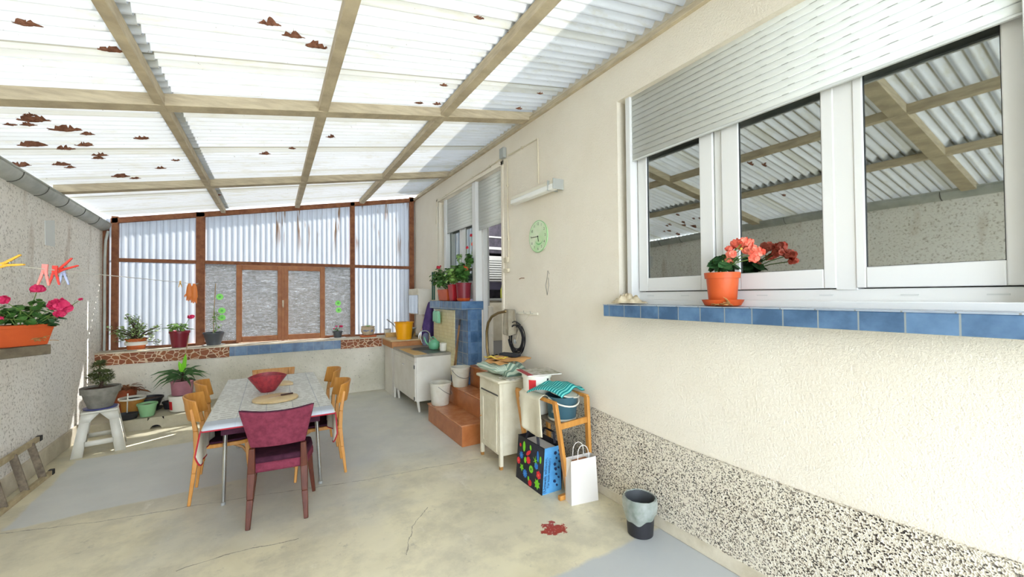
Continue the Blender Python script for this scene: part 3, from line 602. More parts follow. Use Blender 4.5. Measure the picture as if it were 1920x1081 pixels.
# ---------------- kitchen opening (window_3 + door_1)
XK = 2.48
w3 = SE('window_3', 'white kitchen window above the blue tiled ledge, shutter half down', 'window')
b = B(); b.box(XK-.01, XK+.05, 5.10, 6.30, 1.60, 1.68); b.box(XK-.01, XK+.05, 6.22, 6.42, 1.68, 3.21); b.box(XK-.01, XK+.05, 5.10, 5.15, 1.68, 3.21); b.box(XK-.02, XK+.05, 5.60, 5.67, 1.68, 3.21); b.box(XK-.01, XK+.05, 6.3, 6.42, 1.58, 1.68)
b.build('window_frame', 'pvc', w3, bevel=.004)
for y0, y1 in ((5.15, 5.60), (5.67, 6.22)):
    b = B(); 
    for q in ((y0, y0+.06, 1.68, 3.2), (y1-.06, y1, 1.68, 3.2), (y0+.06, y1-.06, 1.68, 1.86)): b.box(XK-.02, XK+.03, *q)
    s_ = b.build('sash', 'pvc', w3, bevel=.004); B().box(XK, XK+.006, y0+.055, y1-.055, 1.85, 3.18).build('pane', 'glass', s_, smooth=0)
shutter(w3, 5.14, 6.14, 2.66, 3.2, XK-.05, slat=.045)
B().box(XK-.08, XK-.01, 6.14, 6.22, 1.60, 3.2).build('shutter_guide', 'pvc', w3, bevel=.003)
B().box(XK-.10, XK+.06, 4.99, 5.10, .75, 3.21).build('mullion_post', 'pvc', w3, bevel=.004)
d1 = SE('door_1', 'white kitchen door standing ajar beneath its own shutter', 'door')
shutter(d1, 4.30, 4.98, 2.55, 3.2, XK-.05, slat=.045)
b = B(); b.box(XK-.01, XK+.05, 4.235, 4.32, .745, 3.21); b.box(XK-.01, XK+.05, 4.93, 4.99, .745, 3.21); b.box(XK-.06, XK+.05, 4.32, 4.93, .735, .765); b.build('door_frame', 'pvc', d1, bevel=.004)
ang = math.radians(60); dv = Vector((math.cos(ang), math.sin(ang), 0)); nv = Vector((-dv.y, dv.x, 0)); o = Vector((XK+.06, 4.95, .78))
def dbox(b, a0, a1, z0, z1, t0=0, t1=.06): b.hexa([o+dv*a+nv*t+Vector((0, 0, z)) for z in (z0, z1) for a, t in ((a0, t0), (a1, t0), (a1, t1), (a0, t1))])
b = B(); dbox(b, 0, .09, 0, 2.1); dbox(b, .40, .5, 0, 2.1); dbox(b, .09, .40, 2.0, 2.1); dbox(b, .09, .40, 0, .6); lf = b.build('door_leaf', 'pvc', d1, bevel=.004)
b = B(); dbox(b, .09, .40, .6, 2.0, .025, .032); b.build('pane', 'glass', lf, smooth=0)
b = B(); b.bar(o+dv*.02+nv*-.03+Vector((0, 0, .75)), o+dv*.02+nv*-.03+Vector((0, 0, 1.05)), .02, .02); b.build('door_handle', 'steel', lf)
# kitchen seen through the gap
kx = 4.1
t = T('range_hood', 'dark extractor hood above the kitchen cabinets inside the doorway', 'hood', (kx, 7.3, 2.5)); B().box(-.5, .5, -.25, .3, -.02, .6).build('hood_body', 'hood', t, bevel=.01); B().box(-.5, .5, -.27, -.25, .05, .1).build('trim_bar', 'pvc', t); B().box(-.5, .5, -.28, -.25, .28, .31).build('trim_bar', 'pvcgrey', t)
t = T('wall_cabinet', 'white louvred wall cabinet inside the kitchen doorway', 'cabinet', (kx, 7.3, 1.93)); B().box(-.5, .5, -.2, .3, 0, .5).build('cabinet_body', 'pvc', t, bevel=.004)
b = B()
for i in range(9): b.hexa([(x, y, z) for z, y0_, y1_ in ((.05+i*.045, -.23, -.20), (.085+i*.045, -.205, -.20)) for x, y in ((-.45, y0_), (.45, y0_), (.45, y1_), (-.45, y1_))])
b.build('door', 'pvcgrey', t, smooth=0)
t = T('kitchen_counter', 'white kitchen base cabinet with a dark worktop behind the door gap', 'counter', (kx, 7.3, .745)); B().box(-.5, .05, -.2, .3, 0, .80).build('cabinet_body', 'oldpaint', t, bevel=.004); B().box(.06, .5, -.2, .3, 0, .80).build('oven', 'dark', t); B().box(-.5, .5, -.23, .3, .80, .84).build('worktop', 'greyplastic', t, bevel=.004)
B().box(-.5, .5, .25, .3, .84, 1.02).build('splashback', 'hood', t)
S(B().box(3.2, 5, 7.58, 7.62, .75, 3.35).build('wall_kitchen', 'kitwall', smooth=0), 'lilac kitchen wall behind the counter', 'wall')
bt = T('oil_bottle', 'yellow oil bottle on the kitchen worktop behind the door gap', 'bottle', (kx-.08, 7.2, 1.59)); B().lathe([(.035, 0), (.038, .01), (.038, .17), (.015, .22), (.013, .27)]).build('bottle_body', 'bottle', bt); B().lathe([(.015, .27), (.015, .3)], (0, 0, .0)).build('cap', 'dark', bt)
pn = T('saucepan', 'dark saucepan on the kitchen worktop beside the oil bottle', 'pan', (kx+.1, 7.2, 1.585)); B().lathe([(.08, 0), (.09, .01), (.09, .09), (.085, .09), (.08, .01)]).build('pan_body', 'hood', pn); B().bar((.09, 0, .07), (.22, -.03, .09), .02, .012).build('handle', 'dark', pn)

# ---------------- blue tiled pier with ledge
t = T('tiled_pier', 'blue tiled masonry pier with a projecting ledge below the kitchen window', 'pier')
B().box(2.25, XW+.02, 4.97, 6.30, 0, 1.46).build('pier_body', ['bluey'], t, bevel=.003)
B().box(2.245, XW+.08, 4.966, 4.974, .72, 1.46).build('side_facing', 'bluebx', t, smooth=0)
B().box(2.15, XK-.01, 4.95, 6.22, 1.455, 1.572).build('ledge', 'bluey', t, bevel=.004)
B().box(2.236, 2.252, 5.42, 6.28, .5, 1.44).build('mosaic_panel', 'creamtile', t, smooth=0)
# stairs
t = T('steps', 'three red-brown tiled steps up to the kitchen door', 'steps')
for i, (x0, x1, z1, y1, z0, xb) in enumerate(((1.77, 2.05, .235, 5.2, 0, 2.245), (2.04, 2.28, .47, 5.17, .235, 2.245), (2.27, 2.44, .72, 4.962, 0, 2.44))):
    st_ = B().box(x0, xb, 4.09, y1, z0, z1-.018).build('step', 'redtile', t, bevel=.003)
    B().box(x0-.012, xb, 4.082, y1+(.005 if i < 2 else 0), z1-.02, z1).build('nosing', 'nosing', st_, bevel=.004)
# steps hand rail
t = T('handrail', 'curved bronze metal handrail rising beside the kitchen door', 'handrail')
pts = [Vector((2.3, 4.40, .72)), Vector((2.3, 4.47, .85)), Vector((2.3, 4.52, 1.0)), Vector((2.3, 4.52, 1.2)), Vector((2.3, 4.48, 1.31)), Vector((2.3, 4.38, 1.39)), Vector((2.3, 4.22, 1.44)), Vector((2.31, 4.05, 1.465)), Vector((2.365, 4.03, 1.466))]
B().tube(pts, .017, 10).build('rail', 'bronze', t); B().lathe([(.035, 0), (.035, .008), (.02, .012)], (2.3, 4.40, .72)).build('base_flange', 'bronze', t)

# ---------------- plants helpers
def rnd(a, b): return random.uniform(a, b)
def pot(t, rt, rb, h, m, rim=.015, rimh=.02, soil=True, n=28, name='pot', z=0):
    B().lathe([(rb*.9, z), (rb, z+.004), (rt-rim*.6, z+h-rimh), (rt, z+h-rimh), (rt, z+h), (rt-rim*.7, z+h), (rt-rim*1.1, z+h-.025), (0, z+h-.03)], n=n).build(name, m, t, smooth=35)
    if soil: B().lathe([(rt-rim*1.2, z+h-.026), (rt*.5, z+h-.018), (0, z+h-.015)], n=20).build('soil', 'soil', t)
def saucer(t, r, z, h, m='terracotta'):
    B().lathe([(r*.85, z), (r, z+h*.7), (r*1.03, z+h), (r*.97, z+h), (r*.88, z+h*.35), (0, z+h*.3)]).build('saucer', m, t)
def geranium(t, c, rx, ry, rz, n, r=.028, m='leaf', stems=6, base=(0, 0, 0), seed=0):
    random.seed(100+seed); b = B(); c = Vector(c)
    for i in range(n):
        while 1:
            q = Vector((rnd(-1, 1), rnd(-1, 1), rnd(-1, 1)))
            if q.length < 1: break
        q = q*(.6+.4*random.random())
        p = c+Vector((q.x*rx, q.y*ry, q.z*rz)); b.round_leaf(p, (q.x*.8+rnd(-.4, .4), q.y*.8+rnd(-.4, .4), .7+q.z*.4), r*rnd(.7, 1.25))
    b.build('foliage', m, t, smooth=0, recalc=False)
    b = B(); base = Vector(base)
    for i in range(stems):
        a = 2*PI*i/stems; e = c+Vector((rx*.6*math.cos(a), ry*.6*math.sin(a), rz*.3)); b.tube([base+Vector((.02*math.cos(a), .02*math.sin(a), 0)), base.lerp(e, .5)+Vector((0, 0, .01)), e], .004, 6)
    b.build('stems', 'stem', t)
def bloom(t, c, r, m, sz=.7, n=26, stalk=None, k=0):
    random.seed(500+k); b = B(); c = Vector(c)
    for i in range(n):
        th = i*2.39996; zc = 1-2*(i+.5)/n*.85; rr = math.sqrt(max(0, 1-zc*zc)); d = Vector((rr*math.cos(th), rr*math.sin(th), zc*sz))
        b.round_leaf(c+d*r*rnd(.55, .9), d+Vector((rnd(-.5, .5), rnd(-.5, .5), rnd(-.5, .5))), r*rnd(.42, .6), k=7)
    b.ball(c, r*.6, 8, 5, sz)
    o = b.build('flower', m, t, smooth=0, recalc=False)
    if stalk: B().tube([stalk, (Vector(stalk)+c)/2+Vector((0, 0, .01)), c], .0028, 6).build('flower_stalk', 'stem', t)
    return o

# 1 jade plant
x = X(256, y=7.52); t = T('potted_jade_plant', 'bushy pale green jade plant in a terracotta pot with a white band, on the coping', 'plant', (x, 7.52, .935))
saucer(t, .125, 0, .015, 'whitesaucer'); pot(t, .118, .095, .155, 'terracotta', z=.008)
B().lathe([(.1165, .07), (.1195, .08), (.1215, .115), (.118, .12)]).build('painted_band', 'whitesaucer', t)
random.seed(3); b = B(); b2 = B()
for i in range(34):
    a = rnd(0, 2*PI); rr = rnd(.05, .24) if i % 4 else rnd(.2, .33); zz = rnd(.16, .40)-rr*.25; 
    if i < 6: rr = rnd(0, .1); zz = rnd(.38, .52)
    tip = Vector((rr*math.cos(a)-(.1 if i % 3 == 0 else 0), rr*math.sin(a)*.5, zz)); b2.tube([(0, 0, .14), (tip.x*.4, tip.y*.4, .14+(tip.z-.14)*.6), tip], [.008, .006, .004], 6)
    for k_ in range(16):
        p = tip*(1-.25*random.random())+Vector((rnd(-.035, .035), rnd(-.03, .03), rnd(-.03, .035))); d = Vector((rnd(-1, 1), rnd(-1, 1), rnd(-.2, 1))); b.leaf(p, d, (0, 0, 1), .042, .028, .1)
b.build('foliage', 'leafpale', t, smooth=0, recalc=False); b2.build('branches', 'bark', t)
# 2 burgundy pot geranium
x = X(337, y=7.5); t = T('potted_geranium', 'small geranium with one pink flower in a burgundy pot, on the coping', 'plant', (x, 7.5, .935))
saucer(t, .085, 0, .012, 'whitesaucer'); pot(t, .122, .09, .235, 'burgundy', z=.006, rimh=.03)
geranium(t, (-.01, 0, .30), .15, .1, .07, 60, .026, 'leaflight', base=(0, 0, .22), seed=1)
bloom(t, (.13, -.03, .44), .042, 'fuchsia', .5, 20, (.04, 0, .26))
b = B(); b.leaf((-.05, 0, .26), (-1, 0, .35), (0, 0, 1), .16, .03, .2); b.leaf((.06, 0, .26), (1, 0, .1), (0, 0, 1), .12, .03, .2); b.build('long_leaves', 'leaf', t, smooth=0)
# 3 dark grey pot w stake
x = X(401, y=7.5); t = T('potted_climber', 'young climbing plant tied to a bare stick in a dark grey pot', 'plant', (x, 7.5, .935))
saucer(t, .14, 0, .016, 'whitesaucer'); pot(t, .135, .085, .19, 'greypot', z=.01)
B().tube([(-.005, 0, .15), (0, .01, .5), (.02, .02, .93)], .005, 6).build('stick', 'stick', t)
random.seed(4); b = B()
for i in range(46):
    z = rnd(.18, .50); b.leaf((.03+rnd(-.04, .04), rnd(-.03, .02), z), (rnd(-1, 1), rnd(-1, .6), rnd(-.3, .6)), (0, 0, 1), rnd(.035, .055), .03, .2)
b.build('foliage', 'leaflight', t, smooth=0, recalc=False); B().tube([(.01, 0, .16), (.03, -.01, .3), (.015, .0, .42), (.0, .01, .58)], .004, 6).build('vine', 'stem', t)
# 4 small dark pot w pink flowers
x = X(633, y=7.55); t = T('small_flower_pot', 'tiny pink flowering plant in a small black pot beside the green stickers', 'plant', (x, 7.55, .935))
B().box(-.12, .13, -.06, .08, 0, .012).build('tile_base', 'whitesaucer', t, bevel=.003)
pot(t, .082, .06, .11, 'greypot', z=.012, n=20)
random.seed(5); b = B()
for i in range(26): b.leaf((rnd(-.05, .05), rnd(-.04, .04), .12+rnd(0, .05)), (rnd(-1, 1), rnd(-1, 1), rnd(.2, 1)), (0, 0, 1), .035, .02, .2)
b.build('foliage', 'leaf', t, smooth=0, recalc=False)
bloom(t, (.05, -.01, .20), .03, 'fuchsia', .6, 14, (.01, 0, .12), 1); bloom(t, (-.02, 0, .205), .02, 'pinkpetal', .6, 10, (0, 0, .12), 2); bloom(t, (-.055, 0, .165), .017, 'pinkpetal', .6, 8, (0, 0, .12), 3)
# 5 patterned bowl
x = X(690, 620, 7.5); t = T('patterned_bowl_planter', 'rounded cream bowl with a blue leaf pattern holding a small succulent', 'plant', (x, 7.5, .935))
B().box(-.13, .13, -.09, .09, 0, .03).build('saucer', 'terracotta', t, bevel=.008)
B().lathe([(.07, .03), (.095, .05), (.117, .10), (.118, .14), (.108, .165), (.116, .175), (.118, .185), (.108, .185), (.10, .165), (0, .16)]).build('bowl', 'creampot', t)
b = B(); random.seed(6)
for i in range(7):
    a = -PI/2+rnd(-.75, .75); p = Vector((.118*math.cos(a), .118*math.sin(a), rnd(.08, .13))); nn = Vector((math.cos(a), math.sin(a), 0)); u = nn.cross(Vector((0, 0, 1)))
    b.prism(oval(.024, .010, 10, rnd(0, 1)), p-nn*.002, u, (rnd(-.3, .3)*u.x, 0, 1), nn*.004)
b.build('leaf_pattern', 'bluetube', t, smooth=0)
b = B()
for i in range(7): a = i*.9; b.leaf((0, 0, .165), (math.cos(a), math.sin(a), .8), (0, 0, 1), .085, .022, .25)
b.build('foliage', 'leaflight', t, smooth=0)
x = X(727, 620, 7.55); t = T('white_cup', 'plain white cup standing on the coping next to the patterned bowl', 'cup', (x, 7.55, .935)); B().lathe([(.045, 0), (.05, .01), (.062, .11), (.058, .11), (.046, .012), (0, .01)]).build('cup_body', 'whiteplastic', t); B().lathe([(0, .112), (.05, .112), (.06, .118), (0, .122)]).build('dish', 'greypot', t)

# ---------------- plinth pots
zp1 = .155
def onp(px, py, y): p = P(px, py, 1, y); return p.x
t = T('ochre_pot', 'ochre orange plastic pot holding a withered brown plant, behind the stool', 'pot', (onp(248, 775, 7.03), 7.03, zp1-.005)); pot(t, .125, .095, .20, 'ochrepot')
B().lathe([(.13, .20), (.137, .205), (.137, .225), (.125, .225), (.12, .2)]).build('rim', 'whiteplastic', t)
B().tube([(-.02, -.13, .06), (-.015, -.13, .3)], .007, 6).build('plant_label', 'whiteplastic', t)
t = T('withered_plant', 'dried brown plant in a terracotta dish propped above the ochre pot', 'plant', (onp(234, 740, 7.27), 7.27, zp1))
B().lathe([(.1, 0), (.10, .005), (.122, .3), (.112, .3), (.09, .02), (0, .02)]).build('pot', 'terradark', t)
random.seed(8); b = B()
for i in range(70): a = rnd(0, 2*PI); r = rnd(0, .12); b.leaf((r*math.cos(a), r*math.sin(a), .27+rnd(0, .06)), (math.cos(a), math.sin(a)-.4, rnd(-.2, .8)), (0, 0, 1), rnd(.05, .1), .03, .5)
b.leaf((.08, -.05, .28), (1, -.2, -.05), (0, 0, 1), .22, .05, .2); b.build('foliage', 'deadplant', t, smooth=0, recalc=False)
t = T('black_flower_pot', 'black plastic flower pot standing behind the mint green pot', 'pot', (onp(276, 775, 7.08), 7.19, zp1)); pot(t, .15, .09, .17, 'blackplastic'); B().lathe([(.12, 0), (.15, .02), (.14, .02), (.1, .004)]).build('saucer', 'blackplastic', t)
t = T('mint_green_pot', 'mint green plastic pot on the edge of the low plinth', 'pot', (onp(275, 785, 6.84), 6.87, .145)); pot(t, .105, .07, .165, 'mintplastic', soil=True)
b = B(); b.lathe([(.09, 0), (.11, .07), (.115, .07), (.095, -.0), (0, 0)], sx=1.1, sy=.7); t = T('black_tray', 'low black plastic tray at the foot of the ochre pot', 'tray', (onp(236, 788, 6.84), 6.835, .145)); b.build('tray_body', 'blackplastic', t)
t = T('small_black_pot', 'small black pot on the plinth beside the white tub', 'pot', (onp(318, 767, 7.1), 7.12, zp1)); pot(t, .085, .06, .10, 'blackplastic')
xt = onp(341, 775, 6.95)
t = T('paint_tub', 'white plastic paint tub with a red label, under the yucca', 'tub', (xt, 6.97, .15))
B().lathe([(.125, 0), (.13, .005), (.142, .17), (.15, .17), (.15, .205), (.14, .205), (.14, .20), (0, .20)]).build('tub_body', 'whiteplastic', t)
def wraplabel(t, name, m, r0, r1, z0, z1, a0, a1, off=.0015, nn=8):
    b = B(); b.grid(lambda i, j: ((r0+(r1-r0)*j+off)*math.cos(a0+(a1-a0)*i), (r0+(r1-r0)*j+off)*math.sin(a0+(a1-a0)*i), z0+(z1-z0)*j), nn, 1); return b.build(name, m, t, smooth=60)
wraplabel(t, 'label', 'labelred', .133, .14, .03, .14, -2.75, -2.25); wraplabel(t, 'label_print', 'greypot', .133, .141, .05, .16, -1.1, -.6)
t = T('potted_yucca', 'spiky yucca with a bright green shoot in a dusty pink pot on a tub', 'plant', (xt, 6.97, .356))
pot(t, .128, .11, .19, 'pinkpot', rim=.01)
random.seed(9); b = B(); b2 = B()
for i in range(34):
    a = i*2.4; el = rnd(-.05, 1.0); b.leaf((0, 0, .20+.10*random.random()), (math.cos(a), math.sin(a), el), (0, 0, 1), rnd(.22, .33), .023, rnd(.25, .7))
b.build('foliage', 'leafyucca', t, smooth=0, recalc=False); B().tube([(0, 0, .16), (0, 0, .3)], .015, 8).build('stem', 'bark', t)
for i in range(4): b2.leaf((0, 0, .26), (rnd(-.2, .3), -.15, 1), (0, 1, 0), [.30, .20, .17, .13][i], .05, .05)
b2.build('top_shoot', 'leafneon', t, smooth=0, recalc=False)
B().tube([(.01, .02, .2), (.02, .05, .45), (.05, .12, .78)], .004, 6).build('stake', 'stick', t)
t = T('small_dark_box', 'small dark plastic pot half hidden between the white tub and the chairs', 'pot', (onp(362, 765, 7.1), 7.1, zp1)); pot(t, .06, .05, .12, 'blackplastic')

# ---------------- stool with pot
sx_, sy_ = -1.635, 6.16
t = T('plastic_stool', 'white moulded plastic stool carrying the concrete flower pot', 'stool', (sx_, sy_, 0), math.radians(12))
b = B(); b.box(-.145, .145, -.145, .145, .425, .45); b.build('seat', 'whiteplastic', t, bevel=.012)
for s1 in (-1, 1):
    for s2 in (-1, 1):
        b = B()
        for q in (0, 1):   # L-section legs: two tapering plates
            def pt(u, z):   # u = distance from corner along the side
                f = .135+(.205-.135)*(1-z/.43); 
                c0 = Vector((s1*f, s2*f, z)); d = Vector((-s1, 0, 0)) if q == 0 else Vector((0, -s2, 0)); return c0+d*u
            out = Vector((0, -s2, 0)) if q == 0 else Vector((-s1, 0, 0))
            b.add([pt(0, 0), pt(.085, 0), pt(.075, .34), pt(0, .34)], [(0, 1, 2, 3)]); b.add([pt(0, .34), pt(.075, .34), pt(.135, .425), pt(0, .425)], [(0, 1, 2, 3)])
        b.build('leg', 'whiteplastic', t, solid=.008)
for q in range(4):
    a = q*PI/2; b = B(); R_ = Matrix.Rotation(a, 3, 'Z'); f = .135+.07*(1-.10/.43); f2 = .135+.07*(1-.15/.43)
    b.add([R_@Vector((-f+.08, -f, .10)), R_@Vector((f-.08, -f, .10)), R_@Vector((f2-.07, -f2, .15)), R_@Vector((-f2+.07, -f2, .15))], [(0, 1, 2, 3)]); b.build('stretcher', 'whiteplastic', t, solid=.008)
t = T('potted_bonsai', 'small dark conifer with cloud shaped tufts in a rough concrete pot', 'plant', (sx_, sy_, .451))
B().lathe([(.1, 0), (.135, .004), (.14, .014), (.13, .014), (0, .01)]).build('saucer', 'bluesaucer', t)
B().lathe([(.095, .012), (.1, .015), (.148, .17), (.162, .17), (.165, .235), (.15, .235), (.145, .21), (0, .205)], n=32).build('pot', 'concretepot', t); B().lathe([(.148, .215), (0, .225)]).build('soil', 'soil', t)
B().tube([(0, 0, .2), (.01, 0, .28), (-.01, 0, .36), (-.01, 0, .46)], [.02, .016, .012, .006], 8).build('trunk', 'bark', t)
random.seed(11); b = B()
for c, r in (((-.01, 0, .30), .075), ((.03, -.02, .29), .06), ((-.06, 0, .345), .05), ((.05, 0, .38), .045), ((-.01, 0, .385), .06), ((.06, .0, .33), .045), ((-.02, 0, .465), .055), ((0, .0, .49), .04)):
    for i in range(150):
        d = Vector((rnd(-1, 1), rnd(-1, 1), rnd(-.6, .9))).normalized(); p = Vector(c)+Vector((d.x, d.y, d.z*.55))*r*rnd(.5, 1); b.leaf(p, d+Vector((0, 0, .4)), (0, 0, 1), .028, .015, .1)
b.build('foliage', 'bonsai', t, smooth=0, recalc=False)

# ---------------- wall shelf with planter
A0 = P(96, 651, 1, 4.6); zsh = P(96, 645, 1, 4.6).z
u = Vector((-.6, -.8, 0)); A0 = Vector((A0.x, 4.6, 0)); Bp = A0+u*((A0.x-xl(4.0)+.01)/.6)
n_ = Vector((-.8, .6, 0)); Cp = A0+n_*((A0.x-xl(4.9)+.01)/.8)
b = B(); b.hexa([Bp+Vector((0, 0, zsh-.075)), A0+Vector((0, 0, zsh-.075)), Cp+Vector((0, 0, zsh-.075)), (xl(4.4)-.01, 4.4, zsh-.075), Bp+Vector((0, 0, zsh)), A0+Vector((0, 0, zsh)), Cp+Vector((0, 0, zsh)), (xl(4.4)-.01, 4.4, zsh)])
tag(b.build('corner_shelf', 'oldwood', bevel=.004), 'weathered wooden bracket shelf jutting from the roughcast wall under the geranium trough', 'shelf')
# planter trough
pc = P(45, 648, 1, 4.50); x0 = Vector((pc.x, 4.50, zsh+.002))
t = T('geranium_trough', 'terracotta plastic trough of magenta geraniums on the wall shelf', 'plant', x0)
axL = Vector((-.72, -.69, 0)); axL.normalize(); axS = Vector((.55, .83, 0)).normalized()
# body polygon (plan view): front corner, along left, right-hand bevel, back
def trough(k, z): 
    o = Vector((0, 0, z)); a = axL; c = Vector((-axL.y, axL.x, 0))*-1   # c points away from the camera
    pts = [Vector((0, 0, 0)), Vector((.10, .115, 0)), Vector((.06, .21, 0)), Vector((-.06, .19, 0))+axL*.10, axL*.34+Vector((-.06, .12, 0)), axL*.34]
    cen = sum(pts, Vector())/6
    return [cen+(p-cen)*k+o for p in pts]
b = B(); lv = [trough(.93, 0), trough(1.09, .135), trough(1.15, .135), trough(1.15, .16), trough(1.08, .16), trough(1.04, .13)]
vs = [p for l in lv for p in l]; b.add(vs, [(i*6+j, i*6+(j+1) % 6, (i+1)*6+(j+1) % 6, (i+1)*6+j) for i in range(5) for j in range(6)]+[tuple(range(6))[::-1]]); b.build('trough', 'orangeplastic', t, bevel=.004)
b = B(); b.add(trough(1.05, .14), [tuple(range(6))]); b.build('soil', 'soil', t)
geranium(t, (-.04, .05, .24), .18, .15, .09, 150, .026, 'leaf', 10, (-.04, .06, .14), 2)
geranium(t, (.12, .08, .20), .07, .07, .07, 30, .026, 'leafdark', 4, (.0, .1, .15), 3)
def wp(px, py, y=4.5): return P(px, py, 1, y)-x0
for i, (px, py, r, y, m) in enumerate(((71, 541, .042, 4.5, 'fuchsia'), (108, 572, .055, 4.42, 'fuchsia'), (121, 577, .045, 4.46, 'fuchsia'), (113, 588, .033, 4.4, 'fuchsia'), (2, 562, .04, 4.3, 'fuchsia'), (0, 597, .02, 4.3, 'fuchsia'), (151, 561, .014, 4.5, 'fuchsia'))):
    bloom(t, wp(px, py, y), r, m, .7 if i else .45, 34 if r > .03 else 10, (-.02+.02*i, .08, .16), 20+i)
geranium(t, wp(72, 570), .05, .04, .04, 16, .022, 'leaf', 2, (.0, .08, .2), 4)
b = B(); random.seed(12)
for i in range(8): b.leaf(wp(82, 640, 4.45)+Vector((rnd(-.03, .03), rnd(-.03, .03), rnd(-.0, .03))), (rnd(-1, 1), rnd(-1, 1), .3), (0, 0, 1), .06, .03, .4)
b.build('dry_leaves', 'dryleaf', t, smooth=0)

# ---------------- clothes line and pegs
la, lb = Vector((-.715, Y0, 1.735)), Vector((-1.0, 7.67, 1.862))
la = Vector((-.80, 2.0, 1.768)); dd = (lb-la); la2 = la-dd*((2.0-Y0)/dd.y)
tl = T('clothes_line', 'thin white clothes line strung to the brown frame post', 'clothes line'); B().tube([la2, lb], .0022, 6).build('cord', 'line', tl); B().tube([lb+Vector((0, .0, 0)), lb+Vector((0.02, -.03, .0)), lb+Vector((.03, -.01, .01))], .006, 6).build('hook', 'zinc', tl)
def onl(px):
    lo, hi = 0., 1.
    for i in range(40):
        m_ = (lo+hi)/2; p = la2+(lb-la2)*m_-Vector((0, 0, CH)); zc = p.dot(FW)
        q = 960+FPX*p.dot(RT)/zc if zc > .01 else -1e9
        if q < px: lo = m_
        else: hi = m_
    return la2+(lb-la2)*lo
def peg(px, rx, label, m, sc=1, lean=0):
    c = onl(px); t = T('clothes_peg', label, 'clothes peg', c, 0, 'clothes pegs on the line')
    # open legs below, jaws above the line; lies in the plane facing across the line
    R_ = Matrix.Rotation(math.radians(-20), 3, 'Z')@Matrix.Rotation(rx, 3, 'Y')@Matrix.Rotation(lean, 3, 'X')
    for s in (-1, 1):
        b = B(); q = lambda x, z: R_@Vector((x*sc, 0, z*sc))
        b.bar(q(s*.0045, .018), q(s*.004, -.01), .008*sc, .009*sc, (0, 1, 0)); b.bar(q(s*.004, -.01), q(s*.017, -.058), .0085*sc, .009*sc, (0, 1, 0), .005*sc, .009*sc)
        b.build('leg', m, t, bevel=.0012)
    b = B(); b.tube([R_@Vector((-.012*sc, 0, -.022*sc)), R_@Vector((.012*sc, 0, -.022*sc))], .0035*sc, 8); b.build('spring', 'wire', t)
peg(4, math.radians(-108), 'yellow wooden clothes peg lying sideways on the line', 'pegyellow', 1.05)
peg(84, math.radians(4), 'pale pink peg hanging from the clothes line beside the bright red pair', 'pegpink', 1.15)
peg(103, math.radians(2), 'bright red clothes peg hanging straight down', 'pegred', 1.1)
peg(110, math.radians(-125), 'bright red clothes peg tilted diagonally across its neighbours', 'pegred', 1.2, .1)
peg(118, math.radians(-4), 'pale blue peg hanging behind the red pair', 'pegblue', 1.1)
peg(338, 0, 'tiny yellow peg far along the clothes line near the frame post', 'pegyellow', 1.0)
c = onl(361); t = T('rubber_gloves', 'orange rubber gloves pegged to the end of the clothes line', 'gloves', c)
for k_, (dx, L) in enumerate(((-.035, .24), (.02, .27))):
    b = B(); n = 9
    vs = []
    b.lathe([(.014, 0), (.03, -.05), (.037, -.12), (.04, -L*.72), (.028, -L*.8)], (dx, 0, 0), 12, sy=.45)
    for f in range(4): b.tube([(dx-.024+f*.016, 0, -L*.72), (dx-.026+f*.017, 0, -L*.9), (dx-.028+f*.018, -.004, -L*(1.0+.04*(f % 2)))], [.009, .009, .006], 8)
    b.tube([(dx-.03, 0, -L*.6), (dx-.05, -.01, -L*.72), (dx-.045, -.01, -L*.8)], [.01, .009, .006], 8)
    b.build('glove', 'gloves', t)
b = B(); b.bar((-.02, -.01, .02), (-.02, -.01, -.04), .01, .01); b.bar((.015, -.01, .02), (.015, -.01, -.04), .01, .01); b.build('peg', 'pegred', t)

# ---------------- ladder lying on its side
t = T('wooden_ladder', 'short weathered wooden ladder lying on its side against the roughcast wall', 'ladder')
lo0, lo1 = Vector((-1.80, 3.9, .022)), Vector((-1.80, 5.50, .022)); up0, up1 = Vector((xl(3.9)+.035, 3.9, .335)), Vector((xl(5.5)+.045, 5.58, .335))
for a_, c_ in ((lo0, lo1), (up0, up1)):
    r_ = B().bar(a_, c_, .03, .045).build('rail', 'ladderwood', t, bevel=.004)
    B().bar(c_+Vector((0, .0, 0)), c_+Vector((0, .05, .0)), .036, .05).build('end_cap', 'blackrubber', r_, bevel=.004)
for y in (4.1, 4.42, 4.74, 5.06, 5.36):
    f = (y-3.9)/1.6; B().bar(lo0.lerp(lo1, f)+Vector((0, 0, .01)), up0.lerp(up1, f), .05, .02, (0, 1, 0)).build('rung', 'ladderrung', t, bevel=.003)

